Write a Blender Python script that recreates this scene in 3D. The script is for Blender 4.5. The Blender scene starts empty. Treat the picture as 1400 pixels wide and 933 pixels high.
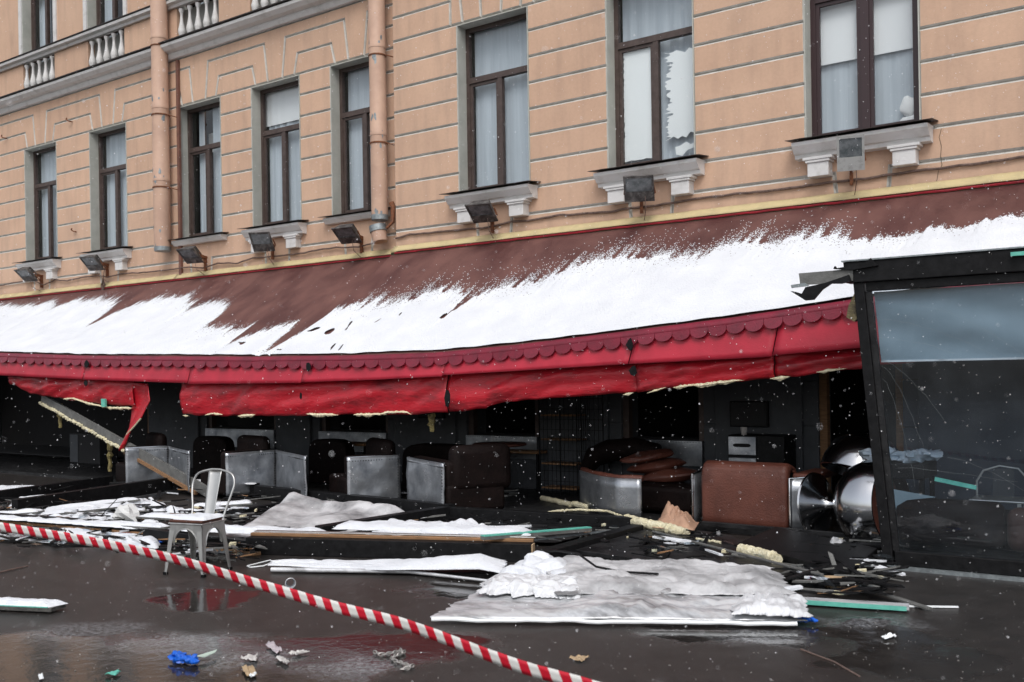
import bpy, math, random
from mathutils import Vector, Matrix, noise
random.seed(7)
S = bpy.context.scene
COL = S.collection

# ------------------------------------------------------------------ camera
EYE = Vector((0, 0, 1.66)); FPX = 1361.0; PX, PY = 700.0, 516.0
YAW = math.atan(1361 / 1912.); ROLL = math.atan(0.016)
RT = Vector((math.cos(YAW), math.sin(YAW), 0)); FW = Vector((-math.sin(YAW), math.cos(YAW), 0)); UP = Vector((0, 0, 1))
CXv = RT * math.cos(ROLL) - UP * math.sin(ROLL); CYv = RT * math.sin(ROLL) + UP * math.cos(ROLL)
cam = bpy.data.cameras.new('camera'); co = bpy.data.objects.new('camera', cam); COL.objects.link(co)
cam.sensor_width = 36; cam.lens = 35; cam.shift_y = 49.5 / 1400; cam.clip_end = 500; cam.clip_start = .05
m = Matrix.Identity(4)
for i in range(3):
    m[i][0] = CXv[i]; m[i][1] = CYv[i]; m[i][2] = -FW[i]; m[i][3] = EYE[i]
co.matrix_world = m
cam.dof.use_dof = True; cam.dof.focus_distance = 11.0; cam.dof.aperture_fstop = 3.2
S.camera = co

# ------------------------------------------------------------------ light
W = bpy.data.worlds.new('World'); S.world = W; W.use_nodes = True
wn = W.node_tree; bg = wn.nodes['Background']
sky = wn.nodes.new('ShaderNodeTexSky'); sky.sky_type = 'NISHITA'; sky.sun_disc = False
SUN_EL, SUN_AZ = math.radians(52), math.radians(150)
sky.sun_elevation = SUN_EL; sky.sun_rotation = SUN_AZ; sky.dust_density = 3.0; sky.air_density = 1.0
hs = wn.nodes.new('ShaderNodeHueSaturation'); hs.inputs['Saturation'].default_value = 0.34
wn.links.new(sky.outputs[0], hs.inputs['Color']); wn.links.new(hs.outputs[0], bg.inputs[0])
bg.inputs[1].default_value = 0.15
sl = bpy.data.lights.new('sun', 'SUN'); sl.energy = 0.9; sl.angle = math.radians(25); sl.color = (1, .985, .96)
so = bpy.data.objects.new('sun', sl); COL.objects.link(so)
sd = Vector((math.sin(SUN_AZ) * math.cos(SUN_EL), math.cos(SUN_AZ) * math.cos(SUN_EL), math.sin(SUN_EL)))
so.rotation_euler = sd.to_track_quat('Z', 'Y').to_euler(); so.location = (0, -5, 20)
S.view_settings.view_transform = 'Standard'; S.view_settings.look = 'None'; S.view_settings.gamma = 1
S.view_settings.exposure = 0.30
S.cycles.max_bounces = 8; S.cycles.transparent_max_bounces = 24; S.cycles.caustics_reflective = False; S.cycles.caustics_refractive = False

# ------------------------------------------------------------------ pixel of the survey photo -> point on a known plane
def ray(px, py):
    dx, dy = px - PX, py - PY
    return CXv * dx - CYv * dy + FW * FPX
def atY(px, py, Y):
    r = ray(px, py); return EYE + r * (Y / r.y)
def atZ(px, py, Z=0.0):
    r = ray(px, py); return EYE + r * ((Z - EYE.z) / r.z)
def atD(px, py, D):
    return EYE + ray(px, py) * (D / FPX)
def interp(k, x):
    if x <= k[0][0]: return k[0][1]
    for (a, va), (b, vb) in zip(k, k[1:]):
        if x <= b: return va + (vb - va) * (x - a) / (b - a)
    return k[-1][1]
def nz(x, y=0, z=0): return noise.noise(Vector((x, y, z)))
def crumple(x, y, s=0.0):
    """sharp creases between facets, as in crushed film or paper (0..~1)"""
    wx, wy = x + .35 * nz(x * 1.7, y * 1.7, s), y + .35 * nz(x * 1.7, y * 1.7, s + 9)
    d = noise.voronoi(Vector((wx, wy, s * 3.7)))[0]
    e = noise.voronoi(Vector((wx * 2.6, wy * 2.6, s * 1.3 + 5)))[0]
    return .7 * (d[1] - d[0]) + .35 * e[0]

# ------------------------------------------------------------------ materials
def mat(name, col, rough=.7, metal=0, col2=None, nscale=3, lo=.35, hi=.65, bump=0, bscale=60, spec=None, stretch=None, extra=None, coat=0, trans=0, alpha=1, rvar=0):
    M = bpy.data.materials.new(name); M.use_nodes = True; nt = M.node_tree; P = nt.nodes['Principled BSDF']
    P.inputs['Base Color'].default_value = (*col, 1); P.inputs['Roughness'].default_value = rough; P.inputs['Metallic'].default_value = metal
    if spec is not None: P.inputs['Specular IOR Level'].default_value = spec
    P.inputs['Coat Weight'].default_value = coat; P.inputs['Transmission Weight'].default_value = trans; P.inputs['Alpha'].default_value = alpha
    tc = nt.nodes.new('ShaderNodeNewGeometry'); vec = tc.outputs['Position']
    if stretch:
        mp = nt.nodes.new('ShaderNodeMapping'); mp.inputs['Scale'].default_value = stretch; nt.links.new(vec, mp.inputs[0]); vec = mp.outputs[0]
    if col2 is not None:
        n = nt.nodes.new('ShaderNodeTexNoise'); n.inputs['Scale'].default_value = nscale; n.inputs['Detail'].default_value = 8; n.inputs['Roughness'].default_value = .62
        nt.links.new(vec, n.inputs['Vector'])
        r = nt.nodes.new('ShaderNodeValToRGB'); r.color_ramp.elements[0].position = lo; r.color_ramp.elements[1].position = hi
        r.color_ramp.elements[0].color = (*col, 1); r.color_ramp.elements[1].color = (*col2, 1)
        nt.links.new(n.outputs[0], r.inputs[0]); nt.links.new(r.outputs[0], P.inputs['Base Color'])
        if rvar:
            mr = nt.nodes.new('ShaderNodeMapRange'); mr.inputs['To Min'].default_value = rough - rvar; mr.inputs['To Max'].default_value = rough + rvar
            mr.inputs['From Min'].default_value = .3; mr.inputs['From Max'].default_value = .7
            nt.links.new(n.outputs[0], mr.inputs[0]); nt.links.new(mr.outputs[0], P.inputs['Roughness'])
    if bump:
        n2 = nt.nodes.new('ShaderNodeTexNoise'); n2.inputs['Scale'].default_value = bscale; n2.inputs['Detail'].default_value = 6
        nt.links.new(vec, n2.inputs['Vector'])
        b = nt.nodes.new('ShaderNodeBump'); b.inputs['Strength'].default_value = bump; b.inputs['Distance'].default_value = .02
        nt.links.new(n2.outputs[0], b.inputs['Height']); nt.links.new(b.outputs[0], P.inputs['Normal'])
    return M

def stucco_mat():
    M = mat('peach_stucco', (.50, .275, .175), .88, bump=.12, bscale=60)
    nt = M.node_tree; P = nt.nodes['Principled BSDF']; L = nt.links
    g = nt.nodes.new('ShaderNodeNewGeometry')
    n1 = nt.nodes.new('ShaderNodeTexNoise'); n1.inputs['Scale'].default_value = .8; n1.inputs['Detail'].default_value = 9; n1.inputs['Roughness'].default_value = .65
    L.new(g.outputs['Position'], n1.inputs['Vector'])
    r1 = nt.nodes.new('ShaderNodeValToRGB'); r1.color_ramp.elements[0].position = .3; r1.color_ramp.elements[1].position = .7
    r1.color_ramp.elements[0].color = (.55, .358, .252, 1); r1.color_ramp.elements[1].color = (.655, .437, .308, 1)
    L.new(n1.outputs[0], r1.inputs[0])
    mp = nt.nodes.new('ShaderNodeMapping'); mp.inputs['Scale'].default_value = (5, 5, .7); L.new(g.outputs['Position'], mp.inputs[0])
    n2 = nt.nodes.new('ShaderNodeTexNoise'); n2.inputs['Scale'].default_value = 1.0; n2.inputs['Detail'].default_value = 8; L.new(mp.outputs[0], n2.inputs['Vector'])
    r2 = nt.nodes.new('ShaderNodeValToRGB'); r2.color_ramp.elements[0].position = .46; r2.color_ramp.elements[1].position = .80
    r2.color_ramp.elements[0].color = (1, 1, 1, 1); r2.color_ramp.elements[1].color = (.80, .81, .83, 1)
    L.new(n2.outputs[0], r2.inputs[0])
    mx = nt.nodes.new('ShaderNodeMixRGB'); mx.blend_type = 'MULTIPLY'; mx.inputs[0].default_value = 1
    L.new(r1.outputs[0], mx.inputs[1]); L.new(r2.outputs[0], mx.inputs[2])
    # fine pitting and hairline grime
    n3 = nt.nodes.new('ShaderNodeTexNoise'); n3.inputs['Scale'].default_value = 26; n3.inputs['Detail'].default_value = 6; L.new(g.outputs['Position'], n3.inputs['Vector'])
    r3 = nt.nodes.new('ShaderNodeValToRGB'); r3.color_ramp.elements[0].position = .4; r3.color_ramp.elements[1].position = .72
    r3.color_ramp.elements[0].color = (1, 1, 1, 1); r3.color_ramp.elements[1].color = (.95, .945, .94, 1)
    L.new(n3.outputs[0], r3.inputs[0])
    mx2 = nt.nodes.new('ShaderNodeMixRGB'); mx2.blend_type = 'MULTIPLY'; mx2.inputs[0].default_value = 1
    L.new(mx.outputs[0], mx2.inputs[1]); L.new(r3.outputs[0], mx2.inputs[2]); L.new(mx2.outputs[0], P.inputs['Base Color'])
    n4 = nt.nodes.new('ShaderNodeTexNoise'); n4.inputs['Scale'].default_value = .33; n4.inputs['Detail'].default_value = 3; L.new(g.outputs['Position'], n4.inputs['Vector'])
    r4 = nt.nodes.new('ShaderNodeValToRGB'); r4.color_ramp.elements[0].position = .52; r4.color_ramp.elements[1].position = .60
    r4.color_ramp.elements[0].color = (1, 1, 1, 1); r4.color_ramp.elements[1].color = (.95, .96, .97, 1); L.new(n4.outputs[0], r4.inputs[0])
    mx3 = nt.nodes.new('ShaderNodeMixRGB'); mx3.blend_type = 'MULTIPLY'; mx3.inputs[0].default_value = 1; L.new(mx2.outputs[0], mx3.inputs[1]); L.new(r4.outputs[0], mx3.inputs[2]); L.new(mx3.outputs[0], P.inputs['Base Color'])
    return M

def asphalt_mat():
    M = bpy.data.materials.new('wet_asphalt'); M.use_nodes = True; nt = M.node_tree; P = nt.nodes['Principled BSDF']; L = nt.links
    g = nt.nodes.new('ShaderNodeNewGeometry'); pos = g.outputs['Position']
    def N(scale, det=8, rough=.6):
        n = nt.nodes.new('ShaderNodeTexNoise'); n.inputs['Scale'].default_value = scale; n.inputs['Detail'].default_value = det; n.inputs['Roughness'].default_value = rough
        L.new(pos, n.inputs['Vector']); return n.outputs[0]
    def R(src, stops):
        r = nt.nodes.new('ShaderNodeValToRGB'); e = r.color_ramp.elements
        e[0].position, e[0].color = stops[0][0], (*[stops[0][1]] * 3, 1) if not isinstance(stops[0][1], tuple) else (*stops[0][1], 1)
        e[1].position, e[1].color = stops[1][0], (*[stops[1][1]] * 3, 1) if not isinstance(stops[1][1], tuple) else (*stops[1][1], 1)
        L.new(src, r.inputs[0]); return r.outputs[0]
    fine = N(140, 4, .7); mid = N(5, 8); big = N(.75, 6, .55)
    base = R(mid, [(.3, (.018, .0158, .0148)), (.7, (.034, .0300, .0280))])
    grain = R(fine, [(.40, .45), (.68, 2.3)])
    mx = nt.nodes.new('ShaderNodeMixRGB'); mx.blend_type = 'MULTIPLY'; mx.inputs[0].default_value = .8
    L.new(base, mx.inputs[1]); L.new(grain, mx.inputs[2])
    # slushy melt in shallow dips, with sky reflection painted in at right
    slush_sky = R(N(2.1, 10, .7), [(.62, 0.0), (.74, .55)])
    nzs = nt.nodes.new('ShaderNodeTexNoise'); nzs.inputs['Scale'].default_value = 3.5; nzs.inputs['Detail'].default_value = 9; L.new(pos, nzs.inputs['Vector'])
    fine_s = R(N(30, 6, .75), [(.42, 0.0), (.62, 1.0)]); wet = None
    offs_ = nt.nodes.new('ShaderNodeVectorMath'); offs_.operation = 'MULTIPLY_ADD'; offs_.inputs[1].default_value = (.7, .7, 0); offs_.inputs[2].default_value = (-.35, -.35, 0); L.new(nzs.outputs['Color'], offs_.inputs[0])
    wps = nt.nodes.new('ShaderNodeVectorMath'); wps.operation = 'ADD'; L.new(pos, wps.inputs[0]); L.new(offs_.outputs[0], wps.inputs[1])
    for (px, py, ax, ay) in ((120, 862, .42, .16), (250, 878, .55, .20), (345, 900, .3, .16), (470, 916, .34, .12), (1190, 852, .35, .13), (1040, 872, .35, .12)):  # pale streaks; the right-hand ones carry sky reflection as colour
        c = atZ(px, py, 0)
        s1 = nt.nodes.new('ShaderNodeVectorMath'); s1.operation = 'SUBTRACT'; s1.inputs[1].default_value = (c.x, c.y, 0); L.new(wps.outputs[0], s1.inputs[0])
        s2 = nt.nodes.new('ShaderNodeVectorRotate'); s2.rotation_type = 'Z_AXIS'; s2.inputs['Angle'].default_value = -YAW; L.new(s1.outputs[0], s2.inputs['Vector'])
        s3 = nt.nodes.new('ShaderNodeVectorMath'); s3.operation = 'MULTIPLY'; s3.inputs[1].default_value = (1 / ax, 1 / (ay * 1.6), 0); L.new(s2.outputs[0], s3.inputs[0])
        s4 = nt.nodes.new('ShaderNodeVectorMath'); s4.operation = 'LENGTH'; L.new(s3.outputs[0], s4.inputs[0])
        s5 = nt.nodes.new('ShaderNodeMapRange'); s5.inputs['From Min'].default_value = 1.2; s5.inputs['From Max'].default_value = .5; s5.inputs['To Max'].default_value = .85; L.new(s4.outputs['Value'], s5.inputs[0])
        if wet is None: wet = s5.outputs[0]
        else:
            mxn = nt.nodes.new('ShaderNodeMath'); mxn.operation = 'MAXIMUM'; L.new(wet, mxn.inputs[0]); L.new(s5.outputs[0], mxn.inputs[1]); wet = mxn.outputs[0]
    ml = nt.nodes.new('ShaderNodeMath'); ml.operation = 'MULTIPLY'; L.new(wet, ml.inputs[0]); L.new(fine_s, ml.inputs[1])
    ms = nt.nodes.new('ShaderNodeMath'); ms.operation = 'MAXIMUM'; L.new(ml.outputs[0], ms.inputs[0]); L.new(slush_sky, ms.inputs[1]); slush_sky = ms.outputs[0]
    mx2 = nt.nodes.new('ShaderNodeMixRGB'); mx2.inputs[2].default_value = (.24, .245, .255, 1); L.new(slush_sky, mx2.inputs[0]); L.new(mx.outputs[0], mx2.inputs[1])
    L.new(mx2.outputs[0], P.inputs['Base Color'])
    # standing water: shallow dips where the paving has sunk, edges broken up by noise
    nzv = nt.nodes.new('ShaderNodeTexNoise'); nzv.inputs['Scale'].default_value = 2.2; nzv.inputs['Detail'].default_value = 7; L.new(pos, nzv.inputs['Vector'])
    off = nt.nodes.new('ShaderNodeVectorMath'); off.operation = 'MULTIPLY_ADD'; off.inputs[1].default_value = (.9, .9, 0); off.inputs[2].default_value = (-.45, -.45, 0); L.new(nzv.outputs['Color'], off.inputs[0])
    wp = nt.nodes.new('ShaderNodeVectorMath'); wp.operation = 'ADD'; L.new(pos, wp.inputs[0]); L.new(off.outputs[0], wp.inputs[1])
    pud = None
    for (px, py, ax, ay) in ((470, 890, .95, .30), (150, 915, 1.1, .55), (278, 822, .42, .30), (40, 890, .8, .3), (330, 930, .9, .35), (1000, 865, .6, .25), (1180, 868, .45, .28), (1250, 905, .5, .2), (640, 800, .5, .3)):
        c = atZ(px, py, 0)
        s1 = nt.nodes.new('ShaderNodeVectorMath'); s1.operation = 'SUBTRACT'; s1.inputs[1].default_value = (c.x, c.y, 0); L.new(wp.outputs[0], s1.inputs[0])
        s2 = nt.nodes.new('ShaderNodeVectorRotate'); s2.rotation_type = 'Z_AXIS'; s2.inputs['Angle'].default_value = -YAW; L.new(s1.outputs[0], s2.inputs['Vector'])
        s3 = nt.nodes.new('ShaderNodeVectorMath'); s3.operation = 'MULTIPLY'; s3.inputs[1].default_value = (1 / ax, 1 / (ay * 1.6), 0); L.new(s2.outputs[0], s3.inputs[0])
        s4 = nt.nodes.new('ShaderNodeVectorMath'); s4.operation = 'LENGTH'; L.new(s3.outputs[0], s4.inputs[0])
        s5 = nt.nodes.new('ShaderNodeMapRange'); s5.inputs['From Min'].default_value = 1.05; s5.inputs['From Max'].default_value = .8; L.new(s4.outputs['Value'], s5.inputs[0])
        if pud is None: pud = s5.outputs[0]
        else:
            mxn = nt.nodes.new('ShaderNodeMath'); mxn.operation = 'MAXIMUM'; L.new(pud, mxn.inputs[0]); L.new(s5.outputs[0], mxn.inputs[1]); pud = mxn.outputs[0]
    mr = nt.nodes.new('ShaderNodeMapRange'); mr.inputs['To Min'].default_value = .36; mr.inputs['To Max'].default_value = .05; L.new(pud, mr.inputs[0])
    L.new(mr.outputs[0], P.inputs['Roughness'])
    bm_ = nt.nodes.new('ShaderNodeMapRange'); bm_.inputs['To Min'].default_value = .55; bm_.inputs['To Max'].default_value = .03; L.new(pud, bm_.inputs[0])
    b = nt.nodes.new('ShaderNodeBump'); b.inputs['Distance'].default_value = .006; L.new(bm_.outputs[0], b.inputs['Strength']); L.new(fine, b.inputs['Height'])
    b2 = nt.nodes.new('ShaderNodeBump'); b2.inputs['Distance'].default_value = .02; b2.inputs['Strength'].default_value = .10; L.new(N(9, 3), b2.inputs['Height']); L.new(b.outputs[0], b2.inputs['Normal'])
    L.new(b2.outputs[0], P.inputs['Normal'])
    P.inputs['Specular IOR Level'].default_value = .36
    return M

def glass_mat(name, tint, gloss_r=.02, ior=1.5, dirt=0.0):
    M = bpy.data.materials.new(name); M.use_nodes = True; nt = M.node_tree; L = nt.links
    for n in list(nt.nodes): nt.nodes.remove(n)
    o = nt.nodes.new('ShaderNodeOutputMaterial'); t = nt.nodes.new('ShaderNodeBsdfTransparent'); t.inputs[0].default_value = (*tint, 1)
    gl = nt.nodes.new('ShaderNodeBsdfGlossy'); gl.inputs['Roughness'].default_value = gloss_r
    fr = nt.nodes.new('ShaderNodeFresnel'); fr.inputs[0].default_value = ior
    ge = nt.nodes.new('ShaderNodeNewGeometry'); mm = nt.nodes.new('ShaderNodeMath'); mm.operation = 'MULTIPLY_ADD'; mm.inputs[1].default_value = -1; mm.inputs[2].default_value = 1; L.new(ge.outputs['Backfacing'], mm.inputs[0])
    m3 = nt.nodes.new('ShaderNodeMath'); m3.operation = 'MULTIPLY'; L.new(mm.outputs[0], m3.inputs[0]); L.new(fr.outputs[0], m3.inputs[1])
    mx = nt.nodes.new('ShaderNodeMixShader'); L.new(m3.outputs[0], mx.inputs[0]); L.new(t.outputs[0], mx.inputs[1]); L.new(gl.outputs[0], mx.inputs[2])
    last = mx.outputs[0]
    if dirt:
        d = nt.nodes.new('ShaderNodeBsdfDiffuse'); d.inputs[0].default_value = (.6, .65, .7, 1)
        g = nt.nodes.new('ShaderNodeNewGeometry'); n = nt.nodes.new('ShaderNodeTexNoise'); n.inputs['Scale'].default_value = 4; n.inputs['Detail'].default_value = 8
        L.new(g.outputs['Position'], n.inputs['Vector'])
        mr = nt.nodes.new('ShaderNodeMapRange'); mr.inputs['From Min'].default_value = .35; mr.inputs['From Max'].default_value = .7; mr.inputs['To Max'].default_value = dirt; mr.inputs['To Min'].default_value = dirt * .35
        L.new(n.outputs[0], mr.inputs[0])
        m2 = nt.nodes.new('ShaderNodeMixShader'); L.new(mr.outputs[0], m2.inputs[0]); L.new(last, m2.inputs[1]); L.new(d.outputs[0], m2.inputs[2]); last = m2.outputs[0]
    L.new(last, o.inputs[0]); return M

def tape_mat():
    M = mat('barrier_tape_print', (.75, .74, .72), .35)
    nt = M.node_tree; P = nt.nodes['Principled BSDF']; L = nt.links
    uv = nt.nodes.new('ShaderNodeUVMap'); sp = nt.nodes.new('ShaderNodeSeparateXYZ'); L.new(uv.outputs[0], sp.inputs[0])
    a = nt.nodes.new('ShaderNodeMath'); a.operation = 'MULTIPLY_ADD'; a.inputs[1].default_value = -.26; L.new(sp.outputs[1], a.inputs[0]); L.new(sp.outputs[0], a.inputs[2])
    f = nt.nodes.new('ShaderNodeMath'); f.operation = 'FRACT'; L.new(a.outputs[0], f.inputs[0])
    c = nt.nodes.new('ShaderNodeMath'); c.operation = 'GREATER_THAN'; c.inputs[1].default_value = .5; L.new(f.outputs[0], c.inputs[0])
    mx = nt.nodes.new('ShaderNodeMixRGB'); mx.inputs[1].default_value = (.72, .71, .68, 1); mx.inputs[2].default_value = (.55, .012, .03, 1)
    L.new(c.outputs[0], mx.inputs[0]); L.new(mx.outputs[0], P.inputs['Base Color']); return M

M_ = dict(
    stucco=stucco_mat(), asphalt=asphalt_mat(),
    backing=mat('pale_groove_plaster', (.60, .575, .53), .9, col2=(.45, .43, .39), nscale=6, bump=.3, bscale=40),
    reveal=mat('grey_reveal_plaster', (.50, .50, .455), .9, col2=(.40, .405, .365), nscale=2.5, bump=.2, bscale=50),
    trim=mat('white_stone_paint', (.66, .65, .64), .75, col2=(.46, .45, .43), nscale=5, lo=.5, hi=.8, bump=.25, bscale=30),
    frame=mat('brown_window_paint', (.052, .033, .028), .5, col2=(.085, .06, .052), nscale=9, bump=.1, bscale=80),
    frame2=mat('dark_window_paint', (.035, .016, .018), .4),
    pane=glass_mat('window_glass', (.97, .98, .98), .02, 1.75),
    curtain=mat('sheer_curtain', (.43, .49, .55), .9, stretch=(14, 1, .4), col2=(.52, .58, .64), nscale=1.4),
    blind=mat('white_blind', (.82, .84, .86), .8),
    paper=mat('white_film', (.88, .91, .92), .6),
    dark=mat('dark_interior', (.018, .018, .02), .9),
    flash=mat('dark_metal_flashing', (.03, .025, .025), .5, .3, col2=(.06, .045, .04), nscale=12),
    pipe=mat('peach_painted_pipe', (.56, .37, .27), .6, col2=(.45, .29, .215), nscale=2.4, bump=.1, bscale=20),
    galv=mat('bare_galvanised', (.33, .37, .38), .5, .6, col2=(.2, .22, .23), nscale=20),
    rust=mat('rusty_iron', (.12, .05, .03), .85, .3, col2=(.28, .11, .05), nscale=25, bump=.3),
    conduit=mat('brown_conduit', (.19, .085, .06), .6, col2=(.13, .06, .045), nscale=7),
    cable=mat('old_cable', (.085, .055, .045), .8, col2=(.19, .13, .11), nscale=18),
    lampdark=mat('floodlight_housing', (.055, .05, .048), .55, .4, col2=(.22, .21, .2), nscale=9, lo=.45, hi=.7),
    lamplight=mat('white_floodlight_housing', (.34, .34, .33), .6, .1, col2=(.18, .17, .16), nscale=14, lo=.5, hi=.75),
    lens=mat('floodlight_glass', (.06, .07, .075), .12, 0, col2=(.16, .17, .18), nscale=12),
    strip=mat('yellow_flashing', (.55, .445, .24), .8, col2=(.38, .31, .18), nscale=4, lo=.45, hi=.8, bump=.2, bscale=30),
    darkstrip=mat('dark_gap_strip', (.045, .042, .02), .9),
    piping=mat('red_piping', (.42, .02, .035), .6, col2=(.25, .02, .03), nscale=7),
    cloth=mat('maroon_awning_cloth', (.078, .027, .025), .6, col2=(.155, .066, .054), nscale=2.2, lo=.36, hi=.68, bump=.15, bscale=150, stretch=(1, .6, .6), rvar=.15),
    scal=mat('maroon_scallop', (.22, .014, .034), .38, col2=(.12, .014, .026), nscale=5, lo=.4, hi=.75, bump=.25),
    fascia=mat('crimson_fascia', (.50, .022, .046), .42, col2=(.37, .016, .034), nscale=2.5, bump=.1, bscale=60),
    band=mat('torn_red_vinyl', (.48, .010, .022), .42, col2=(.055, .010, .012), nscale=1.9, lo=.48, hi=.80, bump=.5, bscale=11, stretch=(1, 1, 2.6), coat=.12),
    foam=mat('yellow_foam', (.60, .53, .33), .95, col2=(.75, .70, .52), nscale=25, bump=1, bscale=50),
    snow=mat('snow', (.74, .76, .79), .9, col2=(.67, .69, .73), nscale=2.2, bump=.5, bscale=45),
    black=mat('black_steel', (.005, .005, .0055), .5, 0, spec=.16, col2=(.012, .012, .013), nscale=14, bump=.08, bscale=60),
    deck=mat('black_deck_board', (.008, .008, .009), .45, 0, spec=.25, col2=(.026, .026, .027), nscale=6, bump=.2, bscale=40, rvar=.15),
    wood=mat('raw_wood', (.30, .16, .075), .8, col2=(.18, .10, .05), nscale=8, stretch=(1, 1, 8)),
    paleboard=mat('grey_scratched_board', (.16, .16, .153), .6, col2=(.10, .10, .095), nscale=9, bump=.3),
    teal=mat('teal_edge_foam', (.16, .55, .44), .5, col2=(.10, .42, .34), nscale=15),
    alu=mat('riveted_aluminium', (.56, .58, .61), .34, .8, col2=(.17, .185, .21), nscale=3.6, lo=.3, hi=.72, bump=.3, bscale=5, rvar=.1),
    steel=mat('polished_steel', (.55, .56, .58), .16, 1.0, bump=.05, bscale=8),
    chairsteel=mat('brushed_chair_steel', (.42, .42, .41), .34, .8, col2=(.56, .555, .54), nscale=9, stretch=(1, 1, .3), rvar=.1),
    leather=mat('brown_leather', (.085, .026, .017), .5, col2=(.14, .046, .03), nscale=3.5, bump=.3, bscale=60),
    darkleather=mat('dark_leather', (.0055, .0032, .003), .65, spec=.12, col2=(.010, .0055, .005), nscale=6, bump=.3, bscale=30),
    bluewall=mat('blue_grey_pier_paint', (.085, .105, .14), .8, col2=(.07, .086, .115), nscale=3),
    greywall=mat('grey_ground_floor_paint', (.078, .084, .094), .8, col2=(.06, .065, .073), nscale=3),
    screen=mat('dark_screen', (.006, .006, .007), .4, spec=.2),
    sheet=mat('white_plastic_sheet', (.66, .67, .69), .27, .25, col2=(.22, .22, .225), nscale=2.8, lo=.46, hi=.66, bump=.35, bscale=9, stretch=(.8, 2.2, 1)),
    greysheet=mat('crumpled_tarpaulin', (.58, .58, .59), .5, col2=(.17, .17, .175), nscale=2.4, lo=.42, hi=.68, bump=.4, bscale=12),
    film_white=mat('crumpled_white_film', (.70, .71, .73), .35, col2=(.42, .42, .43), nscale=5, lo=.5, hi=.72, bump=.3, bscale=12),
    brownshade=mat('dull_brown_leather', (.035, .015, .011), .6, col2=(.05, .022, .016), nscale=4),
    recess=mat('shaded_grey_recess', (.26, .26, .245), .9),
    kraft=mat('brown_paper', (.46, .28, .19), .85, col2=(.36, .21, .14), nscale=10),
    card=mat('cardboard', (.42, .30, .18), .85), blue=mat('blue_nitrile', (.008, .12, .60), .4),
    ppr=mat('soggy_paper', (.62, .60, .58), .8, col2=(.45, .42, .40), nscale=30),
    pinkpaper=mat('pale_printed_paper', (.42, .36, .40), .7, col2=(.55, .5, .5), nscale=30),
    chain=mat('grey_chain_metal', (.40, .38, .36), .5, .6),
    tape=tape_mat(), cup=glass_mat('clear_plastic', (.9, .91, .91), .12, 1.8, .5),
    panelglass=glass_mat('panel_glass', (.88, .92, .95), .03, 1.5, .016),
    film=mat('blue_grey_blind', (.235, .30, .34), .6, col2=(.16, .215, .25), nscale=1.4, stretch=(1, 1, .7)),
    concrete=mat('wet_concrete', (.06, .058, .055), .35, col2=(.10, .098, .09), nscale=12, bump=.4),
    flake=mat('snowflake', (.95, .95, .97), .9), bust=mat('white_plaster', (.82, .83, .84), .7),
)

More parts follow.
